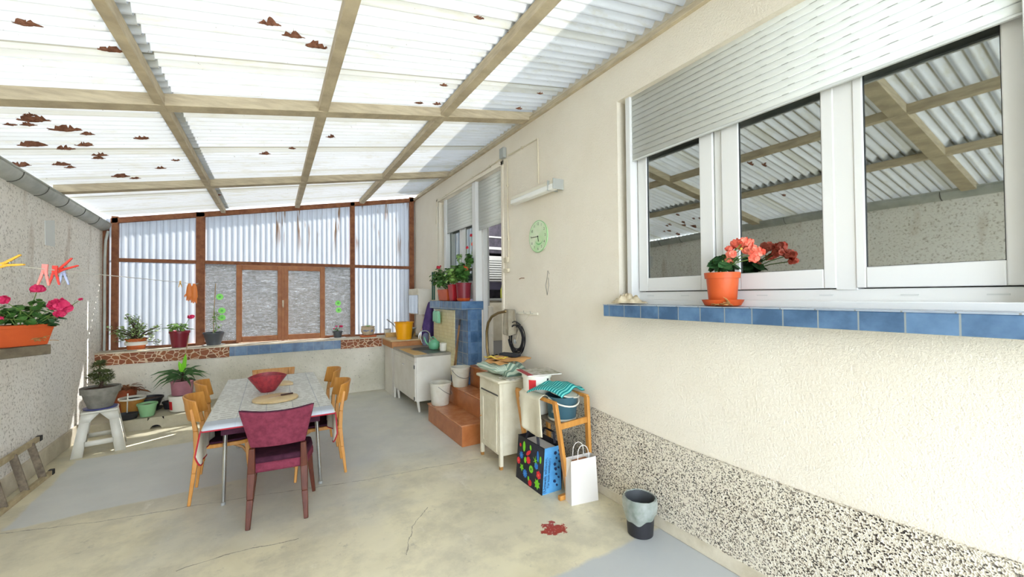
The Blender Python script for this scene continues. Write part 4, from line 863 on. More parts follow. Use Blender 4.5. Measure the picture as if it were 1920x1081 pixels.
# ---------------- table
TX, TY0, TY1, TZ = .42, 3.57, 5.50, .735
t = T('dining_table', 'rectangular table on round chrome legs hidden under the patterned cloth', 'table', (0, 0, 0))
B().box(-TX+.01, TX-.01, TY0+.01, TY1-.01, TZ-.035, TZ-.003).build('tabletop', 'honeydark', t, bevel=.003)
b = B(); 
for q in ((-.33, .33, TY0+.1, TY0+.12), (-.33, .33, TY1-.12, TY1-.10), (-.33, -.31, TY0+.12, TY1-.12), (.31, .33, TY0+.12, TY1-.12)): b.box(*q, TZ-.10, TZ-.035)
b.build('apron', 'seatdark', t)
for (xa, ya), (xb, yb) in (((-.34, 3.72), (-.342, 3.98)), ((.34, 3.72), (.362, 3.98)), ((-.31, 5.3), (-.33, 5.4)), ((.31, 5.3), (.34, 5.4))):
    ya_ = 3.95 if ya < 4 else 5.3; b = B(); b.tube([(xa*.95, ya_, TZ-.04), (xb, yb, .012)], .015, 12); l_ = b.build('leg', 'chrome', t); B().lathe([(.017, 0), (.017, .02), (.014, .022)], (xb, yb, 0)).build('foot_cap', 'greyplastic', l_)
# cloth: flat top with hanging side flaps and red piping
def clothpt(u, v):
    y = TY0-.012+(TY1-TY0+.024)*v
    s = abs(u); sg = 1 if u > 0 else -1
    ed = min(v, 1-v); edz = -.028*max(0, 1-ed/.012) if ed < .012 else 0
    if s <= .6: return Vector((sg*s/.6*(TX+.008), y, TZ+.003+edz))
    d = (s-.6)/.4
    endf = min(1, min(v, 1-v)/.03)
    drop = (.275)*(.72+.28*math.sin(endf*PI/2))*d
    wav = .016*math.sin(y*13+(1.3 if u > 0 else 0))+.012*math.sin(y*29)
    return Vector((sg*(TX+.008+.006*min(1, d*8)+wav*d+.018*d), y+(.02*d if v < .5 else -.02*d)*(1-endf), TZ+.003-drop))
b = B()
us = [-1+.04*i for i in range(10)]+[-.6+.1*i for i in range(13)]+[.64+.04*i for i in range(10)]
us = sorted(set(round(x_, 4) for x_ in us)); nv_ = 120
vs = [clothpt(u_, j/nv_) for u_ in us for j in range(nv_+1)]
b.add(vs, [(i*(nv_+1)+j, (i+1)*(nv_+1)+j, (i+1)*(nv_+1)+j+1, i*(nv_+1)+j+1) for i in range(len(us)-1) for j in range(nv_)])
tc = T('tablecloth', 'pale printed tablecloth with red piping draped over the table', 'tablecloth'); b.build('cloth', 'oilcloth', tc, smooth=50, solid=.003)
edge = [clothpt(-1, j/nv_) for j in range(nv_, -1, -1)]+[clothpt(u_, 0) for u_ in us[1:-1]]+[clothpt(1, j/nv_) for j in range(nv_+1)]
B().tube(edge, .0055, 6).build('red_piping', 'redpipe', tc)
# things on the table
p = P(517, 746, 2, .75); t = T('round_bread_board', 'round flat wooden board in front of the red bowl on the table', 'chopping board', (p.x, p.y, .741))
B().lathe([(.165, 0), (.17, .003), (.17, .015), (.166, .018), (0, .018)], n=40, sx=1.05).build('board_body', 'board', t)
b = B(); t2 = T('kitchen_knife', 'small kitchen knife with a dark handle lying on the round board', 'knife', (p.x+.04, p.y+.035, .7598), math.radians(15)); b.hexa([(-.10, -.003, 0), (0, -.009, 0), (0, .009, 0), (-.10, .002, 0), (-.10, -.003, .0015), (0, -.009, .002), (0, .009, .002), (-.10, .002, .0015)]); b.build('blade', 'blade', t2); B().box(0, .10, -.009, .009, -.0005, .013).build('handle', 'knifehandle', t2, bevel=.003)
p = P(515, 724, 2, .75); t = T('small_board', 'small oval wooden board lying behind the red bowl', 'chopping board', (.02, 4.88, .7405))
b = B(); b.prism([(-.17, -.09), (.16, -.09), (.16, -.05), (.13, .06), (.06, .11), (-.04, .115), (-.13, .07)], (0, 0, 0), (1, 0, 0), (0, 1, 0), (0, 0, .022)); b.build('board_body', 'board', t, bevel=.003)
t = T('salad_bowl', 'dark red flared oval bowl standing on the tablecloth', 'bowl', (-.045, 4.60, .7405))
def bowlp(r, z): return (r, z)
b = B(); prof = [(.06, 0), (.065, .004), (.085, .03), (.13, .10), (.165, .155), (.160, .157), (.12, .10), (.07, .03), (0, .02)]
def bw(a, z): return 1
n = 40; vs = []
for r, z in prof:
    for k_ in range(n):
        a = 2*PI*k_/n; lift = (.012*math.cos(2*a)) * (z/.157)**2*-1
        vs.append((max(r, 1e-4)*math.cos(a), max(r, 1e-4)*math.sin(a)*(1-.35*min(1, z/.157)), z+lift))
b.add(vs, [(i*n+k_, i*n+(k_+1) % n, (i+1)*n+(k_+1) % n, (i+1)*n+k_) for i in range(len(prof)-1) for k_ in range(n)]+[tuple(range(n))[::-1]]); b.build('bowl_body', 'bowl', t)

# ---------------- chairs
def bent(pts, w, h, w2=None, up=(1, 0, 0), b=None):
    b = b or B()
    return b
def make_chair(label, loc, rz, group='honey wooden chairs around the table'):
    """faces +Y locally; back at -Y"""
    t = T('dining_chair', label, 'chair', loc, rz, group)
    # seat: rounded trapezoid
    pl = []
    for i in range(28):
        a = 2*PI*i/28; c_, s_ = math.cos(a), math.sin(a); rx = .19+(.02 if s_ > 0 else 0)*s_; pl.append((rx*abs(c_)**.55*(1 if c_ > 0 else -1), .19*abs(s_)**.55*(1 if s_ > 0 else -1)))
    B().prism(pl, (0, 0, .425), (1, 0, 0), (0, 1, 0), (0, 0, .03)).build('seat_frame', 'honey', t, bevel=.004)
    B().prism([(a*.93, c*.93) for a, c in pl], (0, 0, .455), (1, 0, 0), (0, 1, 0), (0, 0, .018)).build('seat', 'seatdark', t, bevel=.006)
    # apron bentwood
    for s in (-1, 1):
        pts = [(s*.185, -.235, 0), (s*.178, -.205, .25), (s*.17, -.188, .42), (s*.168, -.195, .58), (s*.168, -.225, .76)]
        b = B()
        ws = [.022, .03, .036, .034, .022]
        for i in range(4): b.bar(pts[i], pts[i+1], ws[i]*.8, ws[i], (0, 1, 0), ws[i+1]*.8, ws[i+1])
        b.build('leg', 'honey', t, bevel=.005)
        b = B(); pts = [(s*.185, .185, 0), (s*.17, .165, .25), (s*.155, .15, .43)]; ws = [.022, .028, .034]
        for i in range(2): b.bar(pts[i], pts[i+1], ws[i], ws[i], (0, 1, 0), ws[i+1], ws[i+1])
        b.build('leg', 'honey', t, bevel=.005)
        b = B(); b.tube([(s*.165, .16, .33), (s*.15, .12, .39), (s*.14, .05, .425)], .011, 8); b.build('corner_brace', 'honeydark', t)
    def bk(i, j):
        a = (i-.5)*2; z = .66+.165*j-.012*math.cos(a*PI/2)*0; w = .205-.004*j
        y = -.262-.035*j+.105*abs(a)**2.3
        z += (.018*(1-a*a) if j > .5 else -.01*(1-a*a))
        return (w*a if abs(a) < .9 else w*a, y+.0, z)
    b = B(); b.grid(bk, 24, 8); b.build('backrest', 'honey', t, smooth=60, solid=.013, bevel=.003)
    return t
ch0 = make_chair('honey wooden chair tucked in on the roughcast wall side, near the mauve chair', (-.34, 4.28, 0), -PI/2)
def place(label, loc, rz):
    c = copy_tree(ch0); c.location = loc; c.rotation_euler = (0, 0, rz); c['label'] = label; return c
place('honey wooden chair on the roughcast wall side, at the far end beyond its twin', (-.36, 4.97, 0), -PI/2+.06)
place('honey wooden chair on the sink side with its curved back in front of its twin', (.36, 4.29, 0), PI/2-.03)
place('honey wooden chair on the sink side, the one closer to the end wall', (.37, 5.02, 0), PI/2+.05)
c = place('honey wooden chair at the head of the table with its back to the end wall', (.01, 5.62, 0), PI)
# flatter back for the head chair
for ch in list(c.children):
    if ch.name.startswith('backrest'):
        b = B(); b.grid(lambda i, j: ((i-.5)*(.44+.02*j), -.235-.03*j-.02*(1-(2*i-1)**2), .635+.125*j), 14, 4); nb = b.build('backrest', 'honey', None, smooth=60, solid=.016, bevel=.003); ch.data = nb.data; bpy.data.objects.remove(nb)
# mauve armless chair
t = T('upholstered_chair', 'mauve fabric chair with dark wooden legs at the end of the table facing away', 'chair', (.055, 3.68, 0), math.radians(-6))
pl = [(-.19, -.19), (.19, -.19), (.225, .05), (.21, .2), (-.21, .2), (-.225, .05)]
B().prism(pl, (0, 0, .365), (1, 0, 0), (0, 1, 0), (0, 0, .075)).build('seat_rail', 'mauve', t, bevel=.02)
B().prism([(a*.98, c_*.98) for a, c_ in pl], (0, 0, .43), (1, 0, 0), (0, 1, 0), (0, 0, .045)).build('seat', 'seatdark', t, bevel=.02)
for s in (-1, 1):
    b = B(); pts = [(s*.185, -.245, 0), (s*.175, -.215, .2), (s*.17, -.195, .38), (s*.165, -.21, .56)]; ws = [.03, .042, .05, .036]
    for i in range(3): b.bar(pts[i], pts[i+1], ws[i], ws[i]*.85, (0, 1, 0), ws[i+1], ws[i+1]*.85)
    b.build('leg', 'mahog', t, bevel=.005)
    b = B(); pts = [(s*.225, .20, 0), (s*.205, .175, .2), (s*.19, .16, .38)]; ws = [.026, .034, .045]
    for i in range(2): b.bar(pts[i], pts[i+1], ws[i], ws[i], (0, 1, 0), ws[i+1], ws[i+1])
    b.build('leg', 'mahog', t, bevel=.005)
def mb(i, j):
    a = 2*i-1; w = .172+.062*j; return (a*w, -.215-.07*j+.035*a*a, .565+(.262+.02*abs(a)**2)*j)
b = B(); b.grid(mb, 16, 10); bk_ = b.build('backrest', 'mauve', t, smooth=60, solid=.035, bevel=.006)
e_ = [Vector(mb(i/16, 1)) for i in range(17)]; b = B(); b.tube([Vector(mb(0, j/6)) for j in range(7)]+e_[1:]+[Vector(mb(1, 1-j/6)) for j in range(1, 7)], .007, 6); b.build('piping', 'seatdark', bk_)

# ---------------- sink corner
t = T('sink_cabinet', 'white laminate sink cabinet with a grey worktop standing on short legs', 'cabinet')
cx0, cx1, cy0, cy1, cz0, cz1 = 1.70, 2.24, 5.56, 6.66, .17, .79
B().box(cx0+.02, cx1, cy0, cy1, cz0, cz1).build('cabinet_body', 'laminate', t, bevel=.003)
for (ya, yb) in ((cy0+.005, cy1-.005),):
    dr = B().box(cx0, cx0+.018, ya, yb, cz0+.01, cz1-.07).build('door', 'laminate', t, bevel=.002)
    B().box(cx0-.02, cx0, 6.08, 6.17, .62, .635).build('handle', 'blade', dr, bevel=.004)
    for z in (cz0+.02, cz1-.16): B().box(cx0-.004, cx0+.004, ya, ya+.035, z, z+.05).build('hinge', 'zincdark', dr)
B().box(cx0, cx0+.018, cy0+.005, cy1-.005, cz1-.065, cz1).build('top_rail', 'laminate', t, bevel=.002)
B().box(cx0-.015, cx1+.01, cy0-.01, cy1+.01, cz1, cz1+.035).build('worktop', 'worktop', t, bevel=.004)
B().box(cx0-.012, cx0+.17, cy0-.005, cy0+.75, cz1+.035, cz1+.041).build('draining_board', 'wooddrain', t, bevel=.002)
b = B(); b.prism(oval(.20, .23, 32), (cx0+.31, 6.1, cz1+.036), (1, 0, 0), (0, 1, 0), (0, 0, .006)); b.prism(oval(.17, .20, 32), (cx0+.31, 6.1, cz1+.0425), (1, 0, 0), (0, 1, 0), (0, 0, .001), 1); b.build('sink_basin', ['steel', 'zincdark'], t)
b = B()
for i in range(16): y = cy0+.03+.018*i; b.box(cx0+.2, cx1-.06, y, y+.008, cz1+.035, cz1+.04)
b.build('draining_ribs', 'steel', t)
for (xx, yy) in ((cx0+.07, cy0+.1), (cx0+.04, cy1-.05), (cx1-.05, cy0+.08), (cx1-.05, cy1-.05)):
    b = B(); b.bar((xx, yy, cz0), (xx+.02, yy-.01, 0), .035, .035, (0, 1, 0), .025, .025); b.build('leg', 'laminate', t)
fx, fy = 2.17, 6.28
t = T('tap', 'chrome swan neck tap with a green bottle hanging beside it over the sink', 'tap', (fx, fy, cz1+.035)); B().lathe([(.03, 0), (.03, .02), (.018, .04), (.015, .12)]).build('tap_body', 'chrome', t)
B().tube([(0, 0, .1)]+[(-.09+.09*math.cos(a), 0, .19+.08*math.sin(a)) for a in [i*PI/8 for i in range(0, 9)]]+[(-.18, 0, .15)], .010, 10).build('spout', 'chrome', t)
b = B(); b.tube([(0, 0, .10), (0, -.06, .12)], .008, 8); b.build('lever', 'chrome', t)
t = T('watering_can', 'small round mint green watering can on the sink worktop', 'watering can', (2.13, 5.97, cz1+.037))
B().lathe([(.05, 0), (.075, .02), (.09, .065), (.08, .115), (.045, .14), (.04, .15), (.034, .15), (.0, .148)]).build('can_body', 'greencan', t)
B().tube([(-.05, .05, .05), (-.1, .09, .11), (-.12, .11, .19)], [.018, .012, .010], 8).build('spout', 'greencan', t); B().tube([(-.03, 0, .14), (-.06, -.01, .18), (-.02, -.01, .2), (.04, 0, .14)], .009, 8).build('handle', 'greencan', t)
t = T('plastic_beaker', 'white translucent beaker standing on the sink beside the watering can', 'cup', (2.19, 5.74, cz1+.037)); B().lathe([(.045, 0), (.05, .005), (.055, .12), (.052, .12), (.046, .008), (0, .006)]).build('cup_body', 'whiteplastic', t)
# wooden counter left of the sink
t = T('side_counter', 'wood edged side counter on white panels between the sink and the end wall', 'counter'); B().box(1.67, 2.24, 6.68, 7.36, .80, .90).build('counter_top', 'woodtop', t, bevel=.003)
B().box(1.655, 2.2, 6.70, 7.3, .902, .925).build('pale_board', 'board', t, bevel=.003)
B().box(1.70, 1.73, 6.68, 6.72, 0, .80).build('leg', 'laminate', t); B().box(1.70, 1.72, 6.80, 7.3, 0, .80).build('side_panel', 'laminate', t); B().box(1.74, 2.2, 6.70, 7.3, .30, .32).build('shelf', 'laminate', t)
B().box(1.72, 2.25, 7.30, 7.36, .90, 1.0).build('upstand', 'wooddrain', t, bevel=.003)
t = T('blue_bottle', 'small violet blue bottle on the shelf under the side counter', 'bottle', (1.80, 6.76, .32)); B().lathe([(.03, 0), (.035, .01), (.035, .1), (.015, .13), (.015, .16), (0, .16)]).build('bottle_body', 'bluesaucer', t)
p = P(765, 645, 2, .93); t = T('yellow_bucket', 'bright yellow plastic bucket on the pale board by the sink', 'bucket', (1.90, 6.80, .926))
B().lathe([(.115, 0), (.12, .004), (.148, .27), (.162, .275), (.165, .29), (.15, .29), (.145, .27), (.115, .015), (0, .012)], n=36).build('bucket_body', 'yellowbucket', t); b = B(); b.tube([(-.165, 0, .27), (-.1, .13, .285), (.1, .13, .285), (.165, 0, .27)], .004, 6); b.build('handle', 'wire', t)
t = T('steel_basin', 'steel bowl with two handles half hidden by the yellow bucket', 'bowl', (2.04, 7.12, .926)); B().lathe([(.09, 0), (.10, .01), (.155, .15), (.168, .155), (.16, .16), (.148, .15), (.095, .02), (0, .015)], n=36).build('bowl_body', 'steel', t); B().tube([(-.155, .04, .15), (-.2, .02, .155), (-.2, -.02, .155), (-.155, -.04, .15)], .006, 8).build('handle', 'steel', t)
t = T('ladle', 'grey ladle handle sticking out behind the yellow bucket', 'ladle', (1.80, 7.16, .93)); B().tube([(.1, -.02, .1), (0, 0, .24), (-.1, 0, .32)], .008, 8).build('handle', 'steel', t); B().ball((.12, -.03, .06), .045, 12, 6).build('cup', 'steel', t)
t = T('blue_tube', 'blue grey cylinder standing between the yellow bucket and the tap', 'container', (2.19, 6.55, cz1+.037)); B().lathe([(.05, 0), (.052, .01), (.05, .2), (.03, .22), (.03, .26), (0, .26)]).build('container_body', 'bluetube', t)
# wall box
t = T('wall_mirror_cabinet', 'white wall cabinet with a mirrored door hung above the sink corner', 'cabinet')
B().box(2.14, XW-.002, 6.76, 7.3, 1.33, 1.77).build('cabinet_body', 'laminate', t, bevel=.004); B().box(2.125, 2.14, 6.76, 7.3, 1.67, 1.775).build('top_rail', 'oldpaint', t, bevel=.003); B().box(2.128, 2.14, 6.78, 7.28, 1.345, 1.665).build('mirror_door', 'mirrorgrey', t, bevel=.002)
# rods, towels
t = T('shower_hose', 'chrome shower hose and head clipped beside the purple towel', 'shower', (0, 0, 0)); B().tube([(2.15, 6.64, 1.05), (2.18, 6.62, 1.2), (2.24, 6.58, 1.38), (2.26, 6.55, 1.42)], .013, 8).build('tube', 'chrome', t); B().ball((2.26, 6.55, 1.44), .03, 12, 6).build('head', 'whiteplastic', t); B().tube([(2.15, 6.64, 1.05), (2.13, 6.64, .95), (2.15, 6.6, .86)], .013, 8).build('base', 'chrome', t); B().tube([(2.26, 6.55, 1.43), (2.37, 6.6, 1.45)], .008, 8).build('bracket', 'chrome', t)
def hung(name, label, cat, m, y0, y1, z0, z1, x, amp=.02, folds=3, gather=.5, grp=None, th=.006, seed=0):
    def f(i, j):
        wdt = (gather+(1-gather)*min(1, j*1.6)**.6); y = (y0+y1)/2+(i-.5)*(y1-y0)*wdt
        return (x-.012-amp*(math.sin(i*folds*2*PI+seed+j*1.3)*.5+.5)*(.4+.6*j)-(.02*math.sin(PI*i)), y, z1-(z1-z0)*j*(1-.05*math.sin(i*5+seed)))
    b = B(); b.grid(f, 28, 16); o = b.build(name, m, smooth=70, solid=th); return tag(o, label, cat, grp)
def pt_(i, j):
    w_ = .06+.085*min(1, j*1.4)**.7; return (2.27+(i-.5)*2*w_-.035*j, 6.44+.03*math.sin(i*13)*(.3+j)-.02*math.sin(PI*i), 1.55-.56*j*(1-.10*math.sin(i*6)))
b = B(); b.grid(pt_, 24, 18); tag(b.build('purple_towel', 'purple', smooth=70, solid=.008), 'dark purple towel hanging in folds beside the mirrored cabinet', 'towel')
t = T('towel_hook', 'small chrome towel arm carrying the mint cloth on the pier', 'hook'); B().tube([(2.235, 6.24, 1.40), (2.20, 6.20, 1.405), (2.19, 5.86, 1.405)], .006, 8).build('arm', 'chrome', t); B().box(2.226, 2.236, 6.22, 6.26, 1.37, 1.43).build('plate', 'chrome', t)
def cl(i, j):
    a = j*2-1; return (2.19-.012*math.copysign(1, a)*min(1, abs(a)*6)-.008*math.sin(i*7), 5.90+.24*i+.03*abs(a)*math.sin(i*3), 1.413-.185*abs(a)*(1-.12*i)+(.0 if abs(a) > .1 else .0))
b = B(); b.grid(cl, 10, 16); tag(b.build('mint_cloth', 'mint', smooth=60, solid=.005), 'mint green cloth folded over the chrome arm on the blue pier', 'cloth')
t = T('broom', 'wooden broom leaning on the blue pier with its handle tip at the top', 'broom'); B().tube([(2.10, 5.30, .02), (2.16, 5.26, .6), (2.225, 5.20, 1.27)], .013, 10).build('handle', 'handle', t); B().tube([(2.222, 5.203, 1.24), (2.23, 5.195, 1.32)], .015, 8).build('tip', 'blackrubber', t); B().box(2.02, 2.16, 5.25, 5.42, 0, .06).build('head', 'handle', t)
t = T('mop_handle', 'second wooden stick leaning beside the broom on the pier', 'mop'); B().tube([(2.14, 5.36, .02), (2.2, 5.32, .55), (2.238, 5.28, 1.12)], .012, 10).build('handle', 'wooddrain', t); B().box(2.09, 2.19, 5.435, 5.5, 0, .05).build('head', 'greyplastic', t) if 0 else B().lathe([(.02, 0), (.02, .04), (.012, .06)], (2.14, 5.36, .0)).build('ferrule', 'greyplastic', t)
for k_, y in enumerate((6.60, 6.69)):
    tag(B().box(XW-.015, XW-.001, y-.02, y+.02, 1.58, 2.06).build('green_strip', 'darkgreen', bevel=.004), ['dark green vertical strip on the wall, the one beside the kitchen window', 'dark green vertical strip on the wall, the one toward the end screen'][k_], 'strip', 'dark green strips on the wall')
# two white buckets
def bucket(label, loc, rt, rb, h, rz, g='white buckets on the steps'):
    t = T('white_bucket', label, 'bucket', loc, rz, g)
    B().lathe([(rb*.96, 0), (rb, .005), (rt*.96, h*.86), (rt*1.0, h*.86), (rt*1.0, h*.9), (rt*.98, h*.9), (rt*1.04, h*.97), (rt*1.04, h), (rt*.97, h), (rt*.93, h*.86), (rb*.93, .02), (0, .018)], n=36).build('bucket_body', 'bucketwhite', t)
    b = B(); b.tube([(rt*1.03*math.cos(a), -rt*1.03*abs(math.sin(a))*.98, h*.88-h*.42*math.sin(a)) for a in [PI*i/14 for i in range(15)]], .0035, 6); b.build('handle', 'wire', t)
    return t
bucket('white plastic bucket standing on the lowest step', (1.885, 5.06, .2355), .14, .112, .285, math.radians(60))
bucket('white plastic bucket with its wire handle down on the middle step', (2.112, 4.92, .4705), .125, .10, .25, math.radians(10))

# ledge plants
zl = 1.574
t = T('orange_trough', 'light orange plant trough with a leafy rose bush on the blue ledge', 'plant', (2.27, 5.76, zl))
b = B(); b.hexa([(-.07, -.17, 0), (.07, -.17, 0), (.07, .17, 0), (-.07, .17, 0), (-.09, -.20, .17), (.09, -.20, .17), (.09, .20, .17), (-.09, .20, .17)]); b.build('trough', 'orangeplastic', t, bevel=.006)
geranium(t, (-.05, .06, .34), .19, .36, .20, 330, .024, 'leaf', 8, (0, 0, .15), 30); bloom(t, (-.12, .05, .50), .03, 'redpetal', .6, 12, (0, 0, .2), 31); bloom(t, (-.04, .2, .46), .012, 'redpetal', 1, 8, (0, .1, .2), 32); bloom(t, (-.06, .12, .53), .014, 'redpetal', 1, 8, (0, .1, .2), 33)
t = T('red_pot', 'bright red square pot squeezed between the orange trough and the burgundy pot', 'plant', (2.255, 5.40, zl)); b = B(); b.hexa([(-.07, -.07, 0), (.07, -.07, 0), (.07, .07, 0), (-.07, .07, 0), (-.09, -.09, .235), (.09, -.09, .235), (.09, .09, .235), (-.09, .09, .235)]); b.build('pot', 'redpot', t, bevel=.006)
geranium(t, (-.02, .02, .38), .14, .16, .17, 170, .027, 'leaflight', 6, (0, 0, .2), 34)
t = T('tall_geranium', 'tall geranium with vermilion flower heads in a burgundy pot on the ledge corner', 'plant', (2.275, 5.17, zl)); saucer(t, .095, 0, .04, 'orangeplastic'); pot(t, .112, .088, .235, 'burgundy', z=.015)
geranium(t, (-.01, .02, .40), .13, .13, .16, 160, .034, 'leaf', 6, (0, 0, .23), 35); geranium(t, (.06, -.07, .56), .06, .07, .11, 50, .036, 'leaf', 4, (0, 0, .3), 36)
geranium(t, (.0, .16, .62), .05, .05, .09, 26, .02, 'leaflight', 2, (0, .05, .3), 38)
def ep(px, py): return P(px, py, 1, 5.15)-Vector((2.275, 5.17, zl))
for i, (px, py, r, m) in enumerate(((890, 457, .045, 'vermilion'), (872, 503, .04, 'vermilion'), (884, 441, .022, 'redpetal'), (876, 464, .02, 'redpetal'), (892, 442, .018, 'redpetal'))): bloom(t, ep(px, py), r, m, .85, 26, (.02, -.02, .3), 40+i)

# ---------------- old white cabinet
t = T('bedside_cabinet', 'old cream painted one door cabinet on short legs beside the steps', 'cabinet', (1.84, 3.36, 0), math.radians(-2))
W, D, Hh = .46, .36, .845
B().box(.015, D, .02, W-.02, .12, Hh-.03).build('cabinet_body', 'oldpaint', t, bevel=.003)
b = B(); b.box(.0, .016, .035, W-.035, .70, Hh-.035); b.build('drawer_front', 'oldpaint', t, bevel=.003)
dr = B().box(-.002, .014, .04, W-.04, .135, .685).build('door', 'oldpaint', t, bevel=.003)
b = B(); frame4b = [(.06, .10, .155, .665), (W-.10, W-.06, .155, .665), (.10, W-.10, .625, .665), (.10, W-.10, .155, .195)]
for ya, yb, za, zb_ in frame4b: b.box(-.009, -.002, ya, yb, za, zb_)
b.build('door_moulding', 'oldpaint', dr, bevel=.002); B().lathe([(.006, 0), (.006, .012), (.011, .016), (.0, .022)]).build('knob', 'honeydark', dr)
kb = [c for c in dr.children if c.name.startswith('knob')][0]; kb.rotation_euler = (0, -PI/2, 0); kb.location = (-.009, W-.06, .42)
B().box(-.004, .002, .035, W-.035, .688, .697).build('drawer_gap', 'zincdark', t)
for xx in (.0, D-.035):
    for yy in (.0, W-.035):
        l_ = B().bar((xx+.018, yy+.018, Hh-.03), (xx+.018, yy+.018, .03), .036, .036, (0, 1, 0)).build('leg', 'oldpaint', t, bevel=.004); B().box(xx+.004, xx+.032, yy+.004, yy+.032, 0, .032).build('foot', 'honeydark', l_)
b = B(); b.prism([(-.03, -.03), (D+.01, -.03), (D+.01, W+.03), (-.03, W+.03)], (0, 0, Hh-.03), (1, 0, 0), (0, 1, 0), (0, 0, .028)); b.build('top', 'oldpaint', t, bevel=.01)
# on the cabinet
z0 = Hh
t = T('striped_cushion', 'pale green striped cushion lying on the old cream cabinet', 'cushion', (2.03, 3.70, z0))
MT['cushion'] = m_stripe('striped_cushion', '9DB8A6', 'D5DCCB', 60, 0)
def cush(i, j):
    a, c_ = 2*i-1, 2*j-1; return a, c_
b = B(); n = 16; 
for sgn in (1, -1):
    b.grid(lambda i, j: ((2*i-1)*.17*(1-.10*(1-abs(2*j-1)**2)*abs(2*i-1)), (2*j-1)*.25*(1-.10*(1-abs(2*i-1)**2)*abs(2*j-1)), .065+sgn*.058*(max(0, (1-abs(2*i-1)**3)*(1-abs(2*j-1)**3)))**.6+.006*math.sin(i*17)*math.sin(j*13)), n, n)
bmesh.ops.remove_doubles(b.bm, verts=b.bm.verts, dist=.0005); b.build('cushion_cover', 'cushion', t)
t = T('folded_shirt', 'crumpled green checked cloth between the cushion and the magazine', 'cloth', (2.08, 3.52, z0+.012))
MT['check'] = m_stripe('green_check_cloth', '6E8678', 'AEBCA8', 26, 1)
random.seed(21); b = B(); b.grid(lambda i, j: ((i-.5)*.26, (j-.5)*.24, .0+.11*max(0, math.sin(PI*i)*math.sin(PI*j))**.5*(1+.25*math.sin(i*14+j*9))), 20, 20); b.build('cloth_folds', 'check', t, smooth=70, solid=.004)
def bagflat(name, label, m, loc, rz, w, l, h, seed, cat):
    random.seed(seed); b = B(); sd = seed
    b.grid(lambda i, j: ((i-.5)*w, (j-.5)*l, .006*math.sin(i*9+sd)+.007*math.sin(j*11+sd*2)+h*i), 14, 14); o = b.build(name, m, smooth=50, solid=.006); o.location = loc; o.rotation_euler = (0, 0, rz); return tag(o, label, cat)
bagflat('paper_bag', 'flattened brown paper bag lying across the cushion, the upper one', 'papertan', (2.08, 3.60, z0+.148), .5, .20, .42, .02, 3, 'paper bag')
bagflat('paper_bag', 'crumpled tan paper bag hanging over the front of the cushion', 'papertan', (1.99, 3.62, z0+.132), .2, .20, .26, -.01, 5, 'paper bag')
bagflat('envelope', 'yellow paper envelope sticking out among the brown bags', 'yellowpaper', (2.0, 3.72, z0+.158), .3, .12, .24, .0, 7, 'envelope')
t = T('black_pouch', 'black pouch resting on top of the paper bags', 'pouch', (2.13, 3.66, z0+.165), .5); B().box(-.05, .05, -.11, .11, 0, .035).build('pouch_body', 'blackfabric', t, bevel=.012, sub=0)
t = T('sunglasses', 'pair of dark sunglasses tucked on the striped cushion', 'sunglasses', (2.06, 3.86, z0+.125), .3)
for s in (-1, 1): B().prism(oval(.027, .022, 14), (s*.032, 0, .02), (1, 0, 0), (0, .3, 1), (0, .004, 0)).build('lens', 'dark', t)
B().tube([(-.06, 0, .028), (-.065, .06, .02), (-.06, .11, .01)], .003, 6).build('temple', 'blackplastic', t); B().tube([(.06, 0, .028), (.065, .06, .02), (.06, .11, .01)], .003, 6).build('temple', 'blackplastic', t)

# ---------------- wooden stand with buckets
t = T('wooden_stand', 'light wooden folding stand holding the paint pail and the teal bucket', 'stand')
MT_w = 'honey'
rx0, rx1, ry0, ry1, rz_ = 1.945, 2.275, 2.63, 3.21, .775
for y in (ry0, ry1):
    b = B(); b.bar((rx0, y, rz_), (rx0+.13, y, 0), .03, .045, (0, 1, 0)); b.build('leg', 'honey', t, bevel=.005)
    b = B(); b.bar((rx1, y, rz_+.02), (rx1+.03, y, 0), .03, .045, (0, 1, 0)); b.build('leg', 'honey', t, bevel=.005)
    b = B(); b.bar((rx0+.03, y, .585), (rx1, y, .60), .022, .05, (0, 0, 1)); b.build('side_rail', 'honey', t, bevel=.004)
    b = B(); b.bar((rx0-.0, y, .02), (rx1+.03, y, .02), .035, .04, (0, 0, 1)) if 0 else b.bar((rx0+.03, y, .02), (rx1+.04, y, .02), .035, .038, (0, 0, 1)); b.build('foot_rail', 'honey', t, bevel=.004)
B().bar((rx0, ry0-.015, rz_+.005), (rx0, ry1+.015, rz_+.005), .026, .03).build('top_rail', 'honey', t, bevel=.006)
B().bar((rx1, ry0-.015, rz_+.02), (rx1, ry1+.015, rz_+.02), .026, .03).build('top_rail', 'honey', t, bevel=.006)
B().box(rx0+.045, rx1-.02, ry0+.0, ry1-.0, .578, .592).build('shelf', 'ladderrung', t, bevel=.003)
t = T('paint_pail', 'white pail with a red label and a magazine on its lid', 'pail', (2.055, 3.055, .593)); B().lathe([(.105, 0), (.11, .005), (.125, .32), (.133, .32), (.133, .345), (.12, .345), (0, .34)], n=36).build('pail_body', 'whiteplastic', t)
wraplabel(t, 'label', 'labelred', .12, .124, .22, .31, -2.75, -2.2); wraplabel(t, 'label_print', 'ink', .117, .119, .17, .21, -2.75, -2.3); wraplabel(t, 'label_print', 'ink', .12, .124, .25, .32, -1.35, -1.15)
t = T('magazine', 'glossy magazine lying flat on the white pail, overlapping the cabinet', 'magazine', (2.08, 3.07, .94), math.radians(-12)); B().box(-.15, .17, -.14, .17, 0, .008).build('pages', 'paperwhite', t); B().box(-.152, .172, -.142, .172, .008, .0095).build('cover', 'magprint', t); B().box(-.152, -.1, -.142, .172, .0095, .0105).build('cover_band', 'magred', t)
